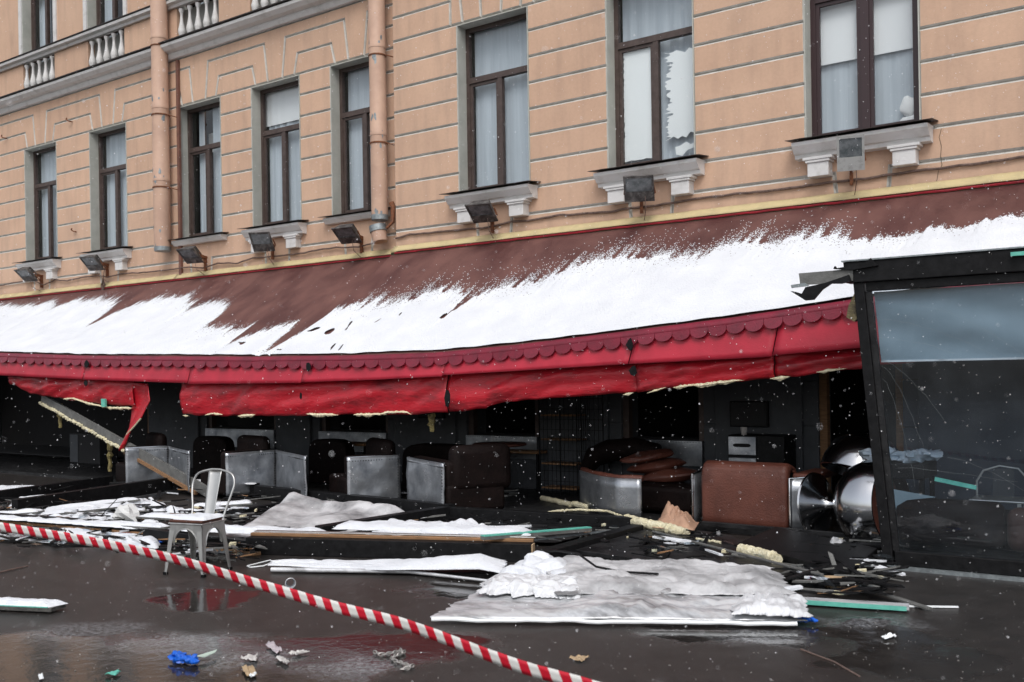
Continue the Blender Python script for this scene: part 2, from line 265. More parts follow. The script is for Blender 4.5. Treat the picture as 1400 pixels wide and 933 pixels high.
# ------------------------------------------------------------------ mesh helpers
class MB:
    def __init__(s): s.v = []; s.f = []; s.uv = None
    def add(s, vs, fs):
        o = len(s.v); s.v += [tuple(v) for v in vs]; s.f += [tuple(i + o for i in f) for f in fs]; return s
    def hexa(s, p):  # p: 4 bottom + 4 top
        return s.add(p, [(3, 2, 1, 0), (4, 5, 6, 7), (0, 1, 5, 4), (1, 2, 6, 5), (2, 3, 7, 6), (3, 0, 4, 7)])
    def box(s, x0, x1, y0, y1, z0, z1):
        return s.hexa([(x0, y0, z0), (x1, y0, z0), (x1, y1, z0), (x0, y1, z0), (x0, y0, z1), (x1, y0, z1), (x1, y1, z1), (x0, y1, z1)])
    def cbox(s, c, size, M=None, bev=0):
        x, y, z = [k / 2 for k in size]; c = Vector(c); M = M or Matrix.Identity(3)
        P = [(-x, -y, -z), (x, -y, -z), (x, y, -z), (-x, y, -z), (-x, -y, z), (x, -y, z), (x, y, z), (-x, y, z)]
        return s.hexa([c + M @ Vector(p) for p in P])
    def beam(s, a, b, w, h, up=(0, 0, 1)):  # rectangular bar, a and b centre line
        a, b = Vector(a), Vector(b); d = (b - a).normalized(); sd_ = d.cross(Vector(up)).normalized(); u = sd_.cross(d).normalized()
        P = []
        for q in (a, b):
            P += [q - sd_ * w / 2 - u * h / 2, q + sd_ * w / 2 - u * h / 2, q + sd_ * w / 2 + u * h / 2, q - sd_ * w / 2 + u * h / 2]
        return s.add(P, [(0, 1, 2, 3), (7, 6, 5, 4), (0, 4, 5, 1), (1, 5, 6, 2), (2, 6, 7, 3), (3, 7, 4, 0)])
    def tube(s, pts, r, n=10, cap=True):
        pts = [Vector(p) for p in pts]; rs = r if isinstance(r, (list, tuple)) else [r] * len(pts); o = len(s.v); pu = None
        for i, p in enumerate(pts):
            d = (pts[min(i + 1, len(pts) - 1)] - pts[max(i - 1, 0)]).normalized()
            if pu is None: pu = d.orthogonal().normalized()
            u = (pu - d * pu.dot(d)).normalized(); pu = u; w = d.cross(u)
            for k in range(n):
                a = 2 * math.pi * k / n; s.v.append(tuple(p + (u * math.cos(a) + w * math.sin(a)) * rs[i]))
        for i in range(len(pts) - 1):
            for k in range(n):
                a = o + i * n + k; b = o + i * n + (k + 1) % n; s.f.append((a, b, b + n, a + n))
        if cap: s.f.append(tuple(o + k for k in range(n))[::-1]); s.f.append(tuple(o + (len(pts) - 1) * n + k for k in range(n)))
        return s
    def lathe(s, prof, n=20, M=None, cap=True):  # prof (r,z)
        M = M or Matrix.Identity(4); o = len(s.v)
        for r, z in prof:
            for k in range(n):
                a = 2 * math.pi * k / n; s.v.append(tuple(M @ Vector((r * math.cos(a), r * math.sin(a), z))))
        for i in range(len(prof) - 1):
            for k in range(n):
                a = o + i * n + k; b = o + i * n + (k + 1) % n; s.f.append((a, b, b + n, a + n))
        if cap: s.f.append(tuple(o + k for k in range(n))[::-1]); s.f.append(tuple(o + (len(prof) - 1) * n + k for k in range(n)))
        return s
    def grid(s, fn, nu, nv):
        o = len(s.v)
        for j in range(nv + 1):
            for i in range(nu + 1): s.v.append(tuple(fn(i / nu, j / nv)))
        for j in range(nv):
            for i in range(nu):
                a = o + j * (nu + 1) + i; s.f.append((a, a + 1, a + nu + 2, a + nu + 1))
        return s
    def prism(s, pts, off):  # closed polygon list of Vector, extruded by off
        n = len(pts); pts = [Vector(p) for p in pts]; off = Vector(off)
        return s.add(pts + [p + off for p in pts], [tuple(range(n))[::-1], tuple(range(n, 2 * n))] + [(i, (i + 1) % n, (i + 1) % n + n, i + n) for i in range(n)])
    def blob(s, c, r, seed=0, amp=.25, n=10, m=6, flat=True):
        o = len(s.v); c = Vector(c)
        for j in range(m + 1):
            th = math.pi * j / m
            for i in range(n):
                ph = 2 * math.pi * i / n; d = Vector((math.sin(th) * math.cos(ph), math.sin(th) * math.sin(ph), math.cos(th)))
                k = 1 + amp * nz(d.x * 1.6 + seed * 7.1, d.y * 1.6 + seed, d.z * 1.6)
                q = Vector((d.x * r[0] * k, d.y * r[1] * k, d.z * r[2] * k))
                s.v.append(tuple(c + q))
        for j in range(m):
            for i in range(n):
                a = o + j * n + i; b = o + j * n + (i + 1) % n; s.f.append((a, a + n, b + n, b))
        return s

def make(name, mb, material, parent=None, smooth=False, **props):
    me = bpy.data.meshes.new(name); me.from_pydata(mb.v, [], mb.f); me.update()
    if mb.uv:
        l = me.uv_layers.new(name='UVMap')
        for lp in me.loops: l.data[lp.index].uv = mb.uv[lp.vertex_index]
    ms = material if isinstance(material, (list, tuple)) else [material]
    for q in ms: me.materials.append(M_[q] if isinstance(q, str) else q)
    if smooth:
        me.polygons.foreach_set('use_smooth', [True] * len(me.polygons)); me.set_sharp_from_angle(angle=math.radians(42))
    o = bpy.data.objects.new(name, me); COL.objects.link(o)
    if parent: o.parent = parent
    for k, v in props.items(): o[k] = v
    return o
def thing(name, label, cat, loc=(0, 0, 0), rz=0, group=None):
    o = bpy.data.objects.new(name, None); COL.objects.link(o); o.location = loc; o.rotation_euler = (0, 0, rz); o.empty_display_size = .2
    o['label'] = label; o['category'] = cat
    if group: o['group'] = group
    return o
def tag(o, label, cat, group=None, kind=None):
    o['label'] = label; o['category'] = cat
    if group: o['group'] = group
    if kind: o['kind'] = kind
    return o
def solid(o, t, off=0):
    md = o.modifiers.new('thickness', 'SOLIDIFY'); md.thickness = t; md.offset = off; return o
def bevel(o, w, seg=2):
    md = o.modifiers.new('bevel', 'BEVEL'); md.width = w; md.segments = seg; md.limit_method = 'ANGLE'; return o

# ------------------------------------------------------------------ ground
make('ground', MB().grid(lambda u, v: (-70 + 110 * u, -40 + 60 * v, 0), 4, 4), 'asphalt', kind='structure')

# ------------------------------------------------------------------ the building
FR, FL_ = 11.80, 12.00            # front face of right projection / left wing
XC = -10.63                       # the corner between them
Z0, DZ = 4.0, .3745
zk = lambda k: Z0 + DZ * k
B = thing('town_building', 'peach rusticated stucco town building with tall brown framed windows above the red awning', 'building', (-10, 12, 0))
B_inv = Matrix.Translation((10, -12, 0))
def bpart(name, mb, material, smooth=False, parent=None, **p):
    o = make(name, mb, material, parent or B, smooth, **p); o.matrix_parent_inverse = Matrix.Translation((10, -12, 0)) if (parent is None or parent is B) else Matrix.Identity(4)
    return o
WL = [(-24.9, -23.6), (-21.98, -20.68), (-19.40, -18.09), (-16.37, -15.11), (-14.24, -12.98), (-12.22, -11.02)]
WR = [(-9.32, -8.03), (-6.74, -5.46), (-4.02, -2.71), (-1.30, 0.0)]
ZB, ZT = 4.42, 6.98
XL, XR = -28.0, 2.2
# ---- backing walls made of strips round the openings
def backing(x0, x1, yf, wins, zlo, zhi, zb, zt, y1=None, mt='reveal'):
    mb = MB(); y1 = y1 or yf + .45
    xs = [x0] + [q for w in wins for q in w] + [x1]
    for i in range(0, len(xs), 2):
        mb.box(xs[i], xs[i + 1], yf, y1, zlo, zhi)
    for a, b in wins:
        mb.box(a, b, yf + .0005, y1, zlo, zb); mb.box(a, b, yf + .0005, y1, zt, zhi)
    return mb
bpart('wall', backing(XC, XR, FR + .03, WR, 3.55, 9.2, ZB, ZT, FR + .29), 'backing')
bpart('wall', backing(XL, XC, FL_ + .03, WL, 3.55, 8.2, ZB, ZT, FL_ + .29), 'backing')
bpart('wall', backing(XL, XC, FL_ + .19, WL, 8.2, 11.6, 8.9, 11.2, FL_ + .29), 'backing')
# grey plaster lining of each window reveal
for wins, yf, spans in ((WR, FR, [(ZB, ZT)]), (WL, FL_, [(ZB, ZT), (8.9, 11.2)])):
    for a, b in wins:
        for zb, zt in spans:
            mb = MB(); y0 = yf - .002; y1 = yf + .22
            mb.box(a - .002, a + .012, y0, y1, zb, zt); mb.box(b - .012, b + .002, y0, y1, zb, zt); mb.box(a + .012, b - .012, y0, y1, zt - .012, zt + .002)
            bpart('window_reveal', mb, 'reveal')
# closing the rooms behind so no sky shows through
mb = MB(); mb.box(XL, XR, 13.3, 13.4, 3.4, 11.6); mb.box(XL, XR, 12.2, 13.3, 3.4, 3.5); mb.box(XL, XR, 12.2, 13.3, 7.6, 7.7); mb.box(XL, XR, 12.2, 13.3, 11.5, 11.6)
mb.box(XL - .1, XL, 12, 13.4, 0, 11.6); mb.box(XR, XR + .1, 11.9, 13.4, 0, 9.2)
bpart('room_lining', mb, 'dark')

def offs(poly, d):
    n = len(poly); out = []
    A = sum(poly[i][0] * poly[(i + 1) % n][1] - poly[(i + 1) % n][0] * poly[i][1] for i in range(n)) / 2
    sgn = 1 if A > 0 else -1
    for i in range(n):
        p0, p1, p2 = [Vector(poly[(i + k) % n]) for k in (-1, 0, 1)]
        d1 = (p1 - p0).normalized(); d2 = (p2 - p1).normalized()
        n1 = Vector((-d1.y, d1.x)) * sgn; n2 = Vector((-d2.y, d2.x)) * sgn
        k = n1 + n2; q = k / max(.3, (1 + n1.dot(n2)))
        out.append(p1 + q * d)
    return out
def block(poly, yf, g=.008, bv=.018, depth=.034):
    poly = [Vector(p) for p in poly]
    A = sum(poly[i][0] * poly[(i + 1) % len(poly)][1] - poly[(i + 1) % len(poly)][0] * poly[i][1] for i in range(len(poly)))
    if A < 0: poly = poly[::-1]
    a = offs(poly, g); b = offs(poly, g + bv); n = len(poly)
    V = [(p.x, yf, p.y) for p in b] + [(p.x, yf + bv, p.y) for p in a] + [(p.x, yf + depth, p.y) for p in a]
    F = [tuple(range(n))]
    for i in range(n):
        j = (i + 1) % n; F += [(i, i + n, j + n, j), (i + n, i + 2 * n, j + 2 * n, j + n)]
    mb = MB().add(V, F)
    o = bpart('stucco_block', mb, ['stucco', 'backing'])
    for p in o.data.polygons:
        if p.index: p.material_index = 1
    return o
# keep reveal edges tight: blocks next to openings reach the opening edge
def pier_rows(x0, x1, yf, k0, k1, gl=0, gr=0):
    for k in range(k0, k1):
        a, b = zk(k), zk(k + 1)
        block([(x0 - (.012 if gl else 0), a), (x1 + (.012 if gr else 0), a), (x1 + (.012 if gr else 0), b), (x0 - (.012 if gl else 0), b)], yf)
# right projection
edges = [XC] + [q for w in WR for q in w] + [XR]
for i in range(0, len(edges), 2):
    pier_rows(edges[i], edges[i + 1], FR, 1, 8, i > 0, i + 2 < len(edges))
def lower_course(wins, x0, x1, yf):
    # course above k0 with a tongue going down under each window, and apron blocks between the tongues
    top = zk(1); pts = [(x0, top), (x0, zk(0))]; lo = 3.66; prev = x0
    for a, b in wins:
        c = (a + b) / 2; l, r = c - .29, c + .29
        block([(prev, lo), (l - .05 + .05, lo), (l - .03, zk(0)), (prev + (0 if prev == x0 else -.0), zk(0))] if prev == x0 else [(prev, lo), (l, lo), (l - .03, zk(0)), (prev + .03, zk(0))], yf)
        pts += [(l - .03, zk(0)), (l, lo), (r, lo), (r + .03, zk(0))]; prev = r
    block([(prev, lo), (x1, lo), (x1, zk(0)), (prev + .03, zk(0))], yf)
    pts += [(x1, zk(0)), (x1, top)]
    block(pts, yf)
lower_course(WR, XC, XR, FR); lower_course(WL, XL, XC, FL_)
# above the right-hand windows: fanned voussoirs between running courses
for k in range(8, 13):
    xs = [XC] + [q for a, b in WR for q in (a - .12, b + .12)] + [XR]
    for i in range(0, len(xs), 2):
        block([(xs[i], zk(k)), (xs[i + 1], zk(k)), (xs[i + 1], zk(k + 1)), (xs[i], zk(k + 1))], FR)
for a, b in WR:
    fb = [a - .0, a + (b - a) * .09, a + (b - a) * .36, a + (b - a) * .64, a + (b - a) * .91, b]
    ft = [a - .12, a - .02, a + (b - a) * .31, a + (b - a) * .69, b + .02, b + .12]
    block([(a - .12, zk(8)), (fb[1], zk(8)), (ft[1], zk(11)), (a - .12, zk(11))], FR)
    for i in range(1, 4): block([(fb[i], zk(8)), (fb[i + 1], zk(8)), (ft[i + 1], zk(11)), (ft[i], zk(11))], FR)
    block([(fb[4], zk(8)), (b + .12, zk(8)), (b + .12, zk(11)), (ft[4], zk(11))], FR)
    block([(a - .12, zk(11)), (b + .12, zk(11)), (b + .12, zk(13)), (a - .12, zk(13))], FR)
# left wing
edges = [XL] + [q for w in WL for q in w] + [XC]
for i in range(0, len(edges), 2):
    pier_rows(edges[i], edges[i + 1], FL_, 1, 8, i > 0, i + 2 < len(edges))
z8, zA, zB2, zC = zk(8), zk(8) + .36, zk(8) + .70, 7.92
spans = []
pv = None
comb = [(XL, zC), (XL, z8)]
for i, (a, b) in enumerate(WL):
    w = b - a; l, r = a + .36 * w, a + .66 * w      # keystone feet
    comb += [(l, z8), (l, z8)]
    if i == 0:
        pass
    spans.append((a, b, l, r))
comb = [(XL, zC), (XL, zB2)]
prevr = None
def between(lf, rf, la, ra, first=False):
    # lf/rf feet of the larger trapezoid, la/ra feet of the small one
    block([(la, z8), (ra, z8), (ra - .09, zA), (la + .09, zA)], FL_)
    block([(lf, z8), (la, z8), (la + .09, zA), (ra - .09, zA), (ra, z8), (rf, z8), (rf - .09, zB2), (lf + .09, zB2)], FL_)
for i in range(len(spans) - 1):
    a, b, l, r = spans[i]; a2, b2, l2, r2 = spans[i + 1]
    between(r, l2, a + .90 * (b - a), a2 + .10 * (b2 - a2))
# one long piece under the cornice with keystones coming down
a, b, l, r = spans[0]
comb = [(XL, zC), (XL, z8), (r, z8), (r + .09, zB2)]
for i in range(1, len(spans)):
    a, b, l, r = spans[i]
    comb += [(l - .09, zB2), (l, z8)]
    if i < len(spans) - 1: comb += [(r, z8), (r + .09, zB2)]
a, b, l, r = spans[-1]
comb += [(r, z8), (r + .09, zB2), (XC, zB2), (XC, zC)]
block(comb, FL_)
block([(r, z8), (b - .12, z8), (b - .03, zA), (XC, zA), (XC, zB2), (r + .09, zB2)], FL_)
block([(b - .12, z8), (XC, z8), (XC, zA), (b - .03, zA)], FL_)
# cornice of the left wing
mb = MB()
prof = [(FL_ + .02, 7.92), (FL_ - .06, 7.925), (FL_ - .09, 7.97), (FL_ - .10, 8.0), (FL_ - .10, 8.02), (FL_ - .20, 8.04), (FL_ - .27, 8.10), (FL_ - .28, 8.15), (FL_ + .02, 8.17)]
def extrude_x(prof, x0, x1): return MB().prism([Vector((x0, y, z)) for y, z in prof], (x1 - x0, 0, 0))
bpart('cornice', extrude_x(prof, XL, XC - .02), 'trim')
bpart('cornice_flashing', MB().box(XL, XC - .02, FL_ - .31, FL_ + .02, 8.172, 8.19), 'flash')
# upper floor: plain panels, rail, balustrades
U = 9.02
for i in range(0, len(edges), 2):
    x0, x1 = edges[i], edges[i + 1]
    mbp = MB().box(x0, x1, FL_ - .0, FL_ + .19, 8.19, 8.9); bpart('stucco_panel', mbp, 'stucco')
    bpart('stucco_panel', MB().box(x0 + .12 * (i > 0), x1 - .12, FL_, FL_ + .19, 9.06, 11.6), 'stucco')
for a, b in WL:
    for q in (a - .12, b):
        bpart('window_casing', MB().box(q + .001, q + .119, FL_ - .03, FL_ + .19, 9.06, 11.3), 'trim')
    bpart('stucco_panel', MB().box(a - .12, b + .12, FL_ - .001, FL_ + .19, 11.3, 11.6), 'stucco')
prof = [(FL_ + .02, 8.9), (FL_ - .05, 8.905), (FL_ - .07, 8.95), (FL_ - .13, 8.98), (FL_ - .14, 9.03), (FL_ + .1, 9.045)]
bpart('string_course', extrude_x(prof, XL, XC - .02), 'trim')
bpart('string_course_flashing', MB().box(XL, XC - .02, FL_ - .16, FL_ + .1, 9.047, 9.06), 'flash')
balmesh = None
bp = [(.05, 0), (.05, .03), (.03, .05), (.036, .09), (.062, .17), (.066, .22), (.05, .29), (.03, .40), (.024, .50), (.028, .56), (.046, .60), (.046, .64)]
for a, b in WL:
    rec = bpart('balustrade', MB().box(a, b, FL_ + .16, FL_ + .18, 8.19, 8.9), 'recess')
    n = 5
    for k in range(n):
        x = a + (b - a) * (k + .5) / n
        if balmesh is None:
            o = make('baluster', MB().lathe([(r_ * 1.1, z) for r_, z in bp], 12), 'trim', rec, True); balmesh = o.data
        else:
            o = bpy.data.objects.new('baluster', balmesh); COL.objects.link(o); o.parent = rec
        o.matrix_parent_inverse = Matrix.Identity(4); o.location = (x, FL_ + .02, 8.225)
# window builder -------------------------------------------------------------
def window(a, b, zb, zt, y, kind):
    fm = 'frame2' if kind == 'wide' else 'frame'
    d = .07; c = (a + b) / 2 + .0; tr = zb + (zt - zb) * .665
    mb = MB(); f = .075
    mb.box(a, a + f, y, y + d, zb, zt); mb.box(b - f, b, y, y + d, zb, zt); mb.box(a + f, b - f, y, y + d, zt - f, zt); mb.box(a + f, b - f, y, y + d, zb, zb + f * 1.1)
    mb.box(a + f, b - f, y - .012, y + d - .002, tr, tr + .085)
    mw = .10 if kind == 'wide' else .075
    mb.box(c - mw / 2, c + mw / 2, y - .006, y + d - .004, zb + f * 1.1, tr)
    w = bpart('window', mb, fm)
    # opening casement(s)
    sides = [(a + f, c - mw / 2)] + ([(c + mw / 2, b - f)] if kind == 'wide' else [])
    for p, q in sides:
        e = .045; s2 = MB(); z0, z1 = zb + f * 1.1, tr; yy = y + .012
        s2.box(p, p + e, yy, yy + .04, z0, z1); s2.box(q - e, q, yy, yy + .04, z0, z1); s2.box(p + e, q - e, yy, yy + .04, z0, z0 + e); s2.box(p + e, q - e, yy, yy + .04, z1 - e, z1)
        make('casement_frame', s2, fm, w)
    for p, q, z0, z1 in ((a + f, c - mw / 2, zb + f * 1.1, tr), (c + mw / 2, b - f, zb + f * 1.1, tr), (a + f, b - f, tr + .085, zt - f)):
        make('pane', MB().box(p, q, y + .034, y + .040, z0, z1), 'pane', w)
    # curtain with soft vertical folds
    def cur(x0, x1, z0, z1, yy, amp, m='curtain', nm='curtain'):
        g = MB().grid(lambda u, v: (x0 + (x1 - x0) * u, yy + amp * .55 * math.sin(u * (x1 - x0) * 31 + 1.5 * math.sin(u * 9 + a)) + amp * .6 * nz(u * 9, v * 1.2, a), z0 + (z1 - z0) * v), 70, 4)
        return make(nm, g, m, w, True)
    yc = y + .15
    if kind == 'plain': cur(a + .07, b + .05, zb, zt, yc, .009)
    elif kind == 'wide':
        cur(a - .1, b + .1, zb, zt, yc + .02, .006)
        make('blind', MB().box(a - .05, b + .05, y + .12, y + .125, zb + .98, zt), 'blind', w)
    elif kind == 'film':
        cur(a + .07, b + .02, zb, zt, yc, .02)
        for (p, q, z0, z1, ragL, ragR, ragB) in ((a + f + .03, c - mw / 2 - .03, zb + .16, tr - .03, .02, .03, .02), (c + mw / 2 + .06, b - f + .02, zb + .36, tr - .16, .10, .05, .10)):
            P = []
            n = 64
            for i in range(n): P.append((p + (abs(nz(i * .35, 3, p)) + .5 * abs(nz(i * 1.3, 9, p))) * ragL * 2.0, z0 + (z1 - z0) * i / n))
            for i in range(8): P.append((p + (q - p) * i / 8, z1 - abs(nz(i * 2.1, 8, p)) * ragB * 1.5))
            for i in range(n): P.append((q - (abs(nz(i * .4, 5, p)) + .6 * abs(nz(i * 1.5, 7, p))) * ragR * 1.5, z1 - (z1 - z0) * i / n))
            for i in range(8): P.append((q - (q - p) * i / 8, z0 + abs(nz(i * 1.7, 2, p)) * ragB * 2))
            make('white_film', MB().prism([(x, y + .055, z) for x, z in P], (0, .002, 0)), 'paper', w)
        P = [(c + .25, zb + .16), (c + .34, zb + .13), (c + .42, zb + .2), (c + .52, zb + .22), (b - f, zb + .16), (b - f, zb + .29), (c + .46, zb + .27), (c + .40, zb + .31), (c + .31, zb + .27), (c + .24, zb + .26)]
        make('white_film', MB().prism([(x, y + .055, z) for x, z in P], (0, .002, 0)), 'paper', w)
    elif kind == 'half':
        cur(a + .08, b + .02, zb, tr + .2, yc, .02); cur(a + .02, b, tr + .2, zt, yc - .03, .006, 'blind', 'blind')
    elif kind == 'stripe':
        cur(a + .16, a + .36, zb, zt, yc, .015); cur(a + .58, b + .05, zb, zt, yc, .015)
        make('blind', MB().box(a + .2, b, yc + .2, yc + .21, tr + .05, tr + .42), 'trim', w)
    elif kind == 'upper':
        cur(a + .1, a + .55, zb, zt, yc, .02)
    return w
kinds = ['plain', 'plain', 'plain', 'stripe', 'half', 'plain']
for (a, b), k in zip(WL, kinds): window(a, b, ZB, ZT, FL_ + .20, k)
for (a, b), k in zip(WR, ['plain', 'film', 'wide', 'plain']): window(a, b, ZB, ZT, FR + .20, k)
for (a, b) in WL: window(a, b, 9.0, 11.2, FL_ + .20, 'upper')
bq = atY(1243, 150, 12.09)
bm = MB().blob((bq.x, 12.095, bq.z + .03), (.10, .045, .12), 3, .25, 18, 12); bm.blob((bq.x + .02, 12.095, bq.z - .13), (.13, .04, .06), 5, .3, 14, 8)
tag(make('plaster_bust', bm, 'bust', smooth=True), 'white rounded bust standing behind the glass in the rightmost window', 'bust')
# window sills ----------------------------------------------------------------
def sill(a, b, yf, out, corb=True):
    x0, x1 = a - .13, b + .17
    z = 4.40
    prof = [(yf + .0, z - .20), (yf - out * .45, z - .195), (yf - out * .5, z - .15), (yf - out * .62, z - .14), (yf - out * .9, z - .06), (yf - out * .92, z - .02), (yf + .20, z - .005)]
    if not corb: prof = [(yf, z - .11), (yf - out * .5, z - .105), (yf - out * .8, z - .04), (yf - out * .8, z - .01), (yf + .20, z - .005)]
    s_ = bpart('window_sill', MB().prism([Vector((x0 + .04, yy, zz)) for yy, zz in prof], (x1 - x0 - .08, 0, 0)), 'trim')
    if corb:  # returns of the moulding at both ends narrow downwards
        for cx in (x0 + .32, x1 - .32):
            c = MB(); w = .125
            c.box(cx - w - .05, cx + w + .05, yf - out * .66, yf + .02, z - .235, z - .202)
            c.box(cx - w - .02, cx + w + .02, yf - out * .62, yf + .02, z - .265, z - .236)
            c.box(cx - w, cx + w, yf - out * .55, yf + .02, z - .43, z - .266)
            bevel(make('corbel', c, 'trim', s_), .006)
    fl = MB().grid(lambda u, v: (x0 - .02 + (x1 - x0 + .04) * u, yf - out - .03 + (out + .22) * v, z + .006 + .05 * v + .004 * nz(u * 14, v * 2, a)), 24, 2)
    solid(make('sill_flashing', fl, 'flash', s_), .006)
    return s_
for i, (a, b) in enumerate(WL): sill(a, b, FL_, .22 if i not in (3, 5) else .17, i not in (3, 5))
for a, b in WR: sill(a, b, FR, .27)
# ground floor under the awning: grey painted wall, piers and dark openings
GW = [(-27.0, -17.2), (-15.4, -13.5), (-12.4, -10.85)]
GR = [(-9.25, -7.95), (-6.60, -5.40), (-3.92, -2.95)]
GX = [XL] + [q for w in GW + GR for q in w] + [XR]
for i in range(0, len(GX), 2):
    x0, x1 = GX[i], GX[i + 1]; mb = MB()
    zz = [0, .47, 1.02, 1.56, 2.1, 2.64, 3.5]
    for j in range(6):
        mbb = MB().box(x0, x1, 11.80, 11.9, zz[j] + .006, zz[j + 1] - .006)
        bevel(bpart('grey_wall_panel', mbb, 'bluewall' if x0 > -3 else 'greywall'), .006)
    mb.box(x0 + .01, x1 - .01, 11.83, 12.3, 0, 3.5); bpart('ground_floor_pier', mb, 'greywall')
    if x1 - x0 > .8: bevel(bpart('pilaster', MB().box(x0 + .18, x1 - .18, 11.74, 11.80, 0, 3.4), 'bluewall' if x0 > -3 else 'greywall'), .01)
for a, b in GW + GR:
    full = a in (-3.92, -27.0)
    mb = MB(); mb.box(a, a + .09, 11.85, 11.95, 0 if full else .8, 3.3)
    fo = bpart('shop_window_post', mb, 'wood' if full else 'frame'); bpart('shop_window_post', MB().box(b - .09, b, 11.85, 11.95, 0 if full else .8, 3.3), 'wood' if full else 'frame')
    make('sill_board', MB().box(a + .09, b - .09, 11.86, 12.2, .1 if full else .80, .12 if full else .82), 'dark', fo)
    if not full:
        q = bpart('riveted_panel', MB().box(a + .01, b - .01, 11.76, 11.84, .48, .80), 'alu')
        rv = MB()
        for k in range(int((b - a) / .04)): rv.blob((a + .03 + k * .04, 11.757, .785), (.005, .005, .005), 0, 0, 5, 3)
        make('rivets', rv, 'dark', q, kind='stuff')
        bpart('ground_floor_apron', MB().box(a, b, 11.82, 11.98, 0, .48), 'greywall')
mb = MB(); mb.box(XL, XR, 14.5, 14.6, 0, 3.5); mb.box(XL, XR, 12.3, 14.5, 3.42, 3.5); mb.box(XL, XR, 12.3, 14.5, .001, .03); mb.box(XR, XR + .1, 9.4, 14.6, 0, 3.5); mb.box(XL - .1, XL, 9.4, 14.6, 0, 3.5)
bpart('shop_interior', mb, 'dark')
# black flats screens on the piers
for (x0, x1, z0, z1, lb) in ((-4.99, -4.50, 1.0, 1.32, 'small dark wall screen above the riveted cabinet'), (-10.1, -9.6, 1.05, 1.4, 'dark wall screen half hidden behind the red band')):
    t = thing('wall_screen', lb, 'screen', (x0, 11.7, z0))
    bevel(make('casing', MB().box(0, x1 - x0, -.03, .035, 0, z1 - z0), 'black', t), .008)
    make('display', MB().box(.02, x1 - x0 - .02, -.036, -.0305, .02, z1 - z0 - .02), 'screen', t)

# flashing strip above the awning ---------------------------------------------
for (x0, x1, yf) in ((XL, -16.44, FL_), (-16.42, XC - .01, FL_), (XC, XR, FR)):
    zt = 3.79
    def fs(u, v, x0=x0, x1=x1, yf=yf):
        x = x0 + (x1 - x0) * u; return (x, yf - .02 - .10 * v - .008 * nz(x * 2, v, 4), zt - .03 - .10 * v + .012 * nz(x * 1.3, 1, v) * (1 - .5 * v))
    solid(bpart('yellow_flashing', MB().grid(fs, int((x1 - x0) * 10), 3), 'strip', True), .01)
    bpart('dark_batten', MB().box(x0, x1, yf - .10, yf - .0, zt - .20, zt - .135), 'darkstrip')

# downpipes -------------------------------------------------------------------
def downpipe(x, y, r, ztop, zbot, label):
    t = thing('downpipe', label, 'downpipe', (x, y, zbot))
    prof = [(r * .93, 0), (r, .01), (r, .09)]
    make('bare_end', MB().lathe([(r * .85, .002)] + prof, 22, cap=True), 'galv', t, True)
    H = ztop - zbot; P = [(r * .99, .09)]; z = .09
    joints = [1.35, 2.75, 4.1, 5.5]
    for j in joints:
        if j < H: P += [(r * .99, j - .005), (r * 1.03, j), (r * 1.03, j + .05), (r * 1.0, j + .056)]
    P += [(r * .99, H)]
    make('pipe', MB().lathe(P, 24), 'pipe', t, True)
    for j in (1.22, 2.62, 3.95):
        if j < H:
            c = MB().lathe([(r * 1.05, j), (r * 1.09, j + .003), (r * 1.09, j + .022), (r * 1.05, j + .025)], 22)
            c.tube([(r, 0, j + .01), (r + .1, .05, j - .02), (r + .17, .2, j - .05)], .009, 6)
            make('clamp', c, 'rust', t, True)
    rp = random.Random(int(r * 1000))
    pm = MB()
    for k in range(16):   # flaked paint patches, proud by a millimetre
        zc = rp.choice([.25, 1.35, 1.55, 2.7, 3.0]) + rp.uniform(-.2, .25); th = rp.uniform(-2.6, -.2); wd = rp.uniform(.08, .35); hh = rp.uniform(.02, .10)
        n = 9; V = [(1.012 * r * math.cos(th), 1.012 * r * math.sin(th), zc)]
        for i in range(n):
            a = 2 * math.pi * i / n; q = rp.uniform(.5, 1); V.append((1.012 * r * math.cos(th + wd * q * math.cos(a)), 1.012 * r * math.sin(th + wd * q * math.cos(a)), zc + hh * q * math.sin(a) * rp.uniform(.6, 1.6)))
        pm.add(V, [(0, i + 1, (i + 1) % n + 1) for i in range(n)])
    make('flaked_patches', pm, 'galv', t, kind='stuff')
    return t
downpipe(-16.65, 11.80, .158, 9.6, 4.20, 'peach drainpipe on the left wing ending above the awning, blue-grey flaked end')
p2 = downpipe(-10.93, 11.78, .135, 9.4, 4.20, 'peach drainpipe beside the wall corner with a broken stub beneath')
t = thing('broken_pipe_elbow', 'broken tilted pipe stub with rust streak below the corner drainpipe', 'pipe', (-10.93, 11.78, 3.86))
Mx = Matrix.Rotation(math.radians(-12), 4, 'Y')
make('stub', MB().lathe([(.115, 0), (.12, .005), (.125, .17)], 20, Mx, cap=True), 'pipe', t, True)
make('collar', MB().lathe([(.13, .165), (.14, .17), (.138, .27), (.12, .275)], 20, Mx, cap=True), 'galv', t, True)
make('clamp', MB().tube([(.13, 0, .2), (.22, .06, .3), (.2, .1, .55), (.16, .1, .62)], [.02, .03, .045, .045], 8), 'rust', t, True)
crk = [atY(x, y, 11.798) for x, y in ((1287, 176), (1284, 188), (1287, 200), (1286, 214), (1288, 226), (1283, 234), (1281, 246), (1277, 262))]
bpart('wall_crack', MB().tube(crk, .003, 4), 'darkstrip')
for x, zt_, lb, y in ((-16.33, 7.88, 'brown vertical conduit to the right of the left drainpipe', 11.97), (-10.70, 8.9, 'brown vertical conduit in the wall corner beside the right drainpipe', 11.98)):
    tag(make('conduit', MB().box(x - .035, x + .035, y - .02, y + .03, 3.72, zt_), 'conduit' if x < -12 else 'stucco'), lb, 'conduit')

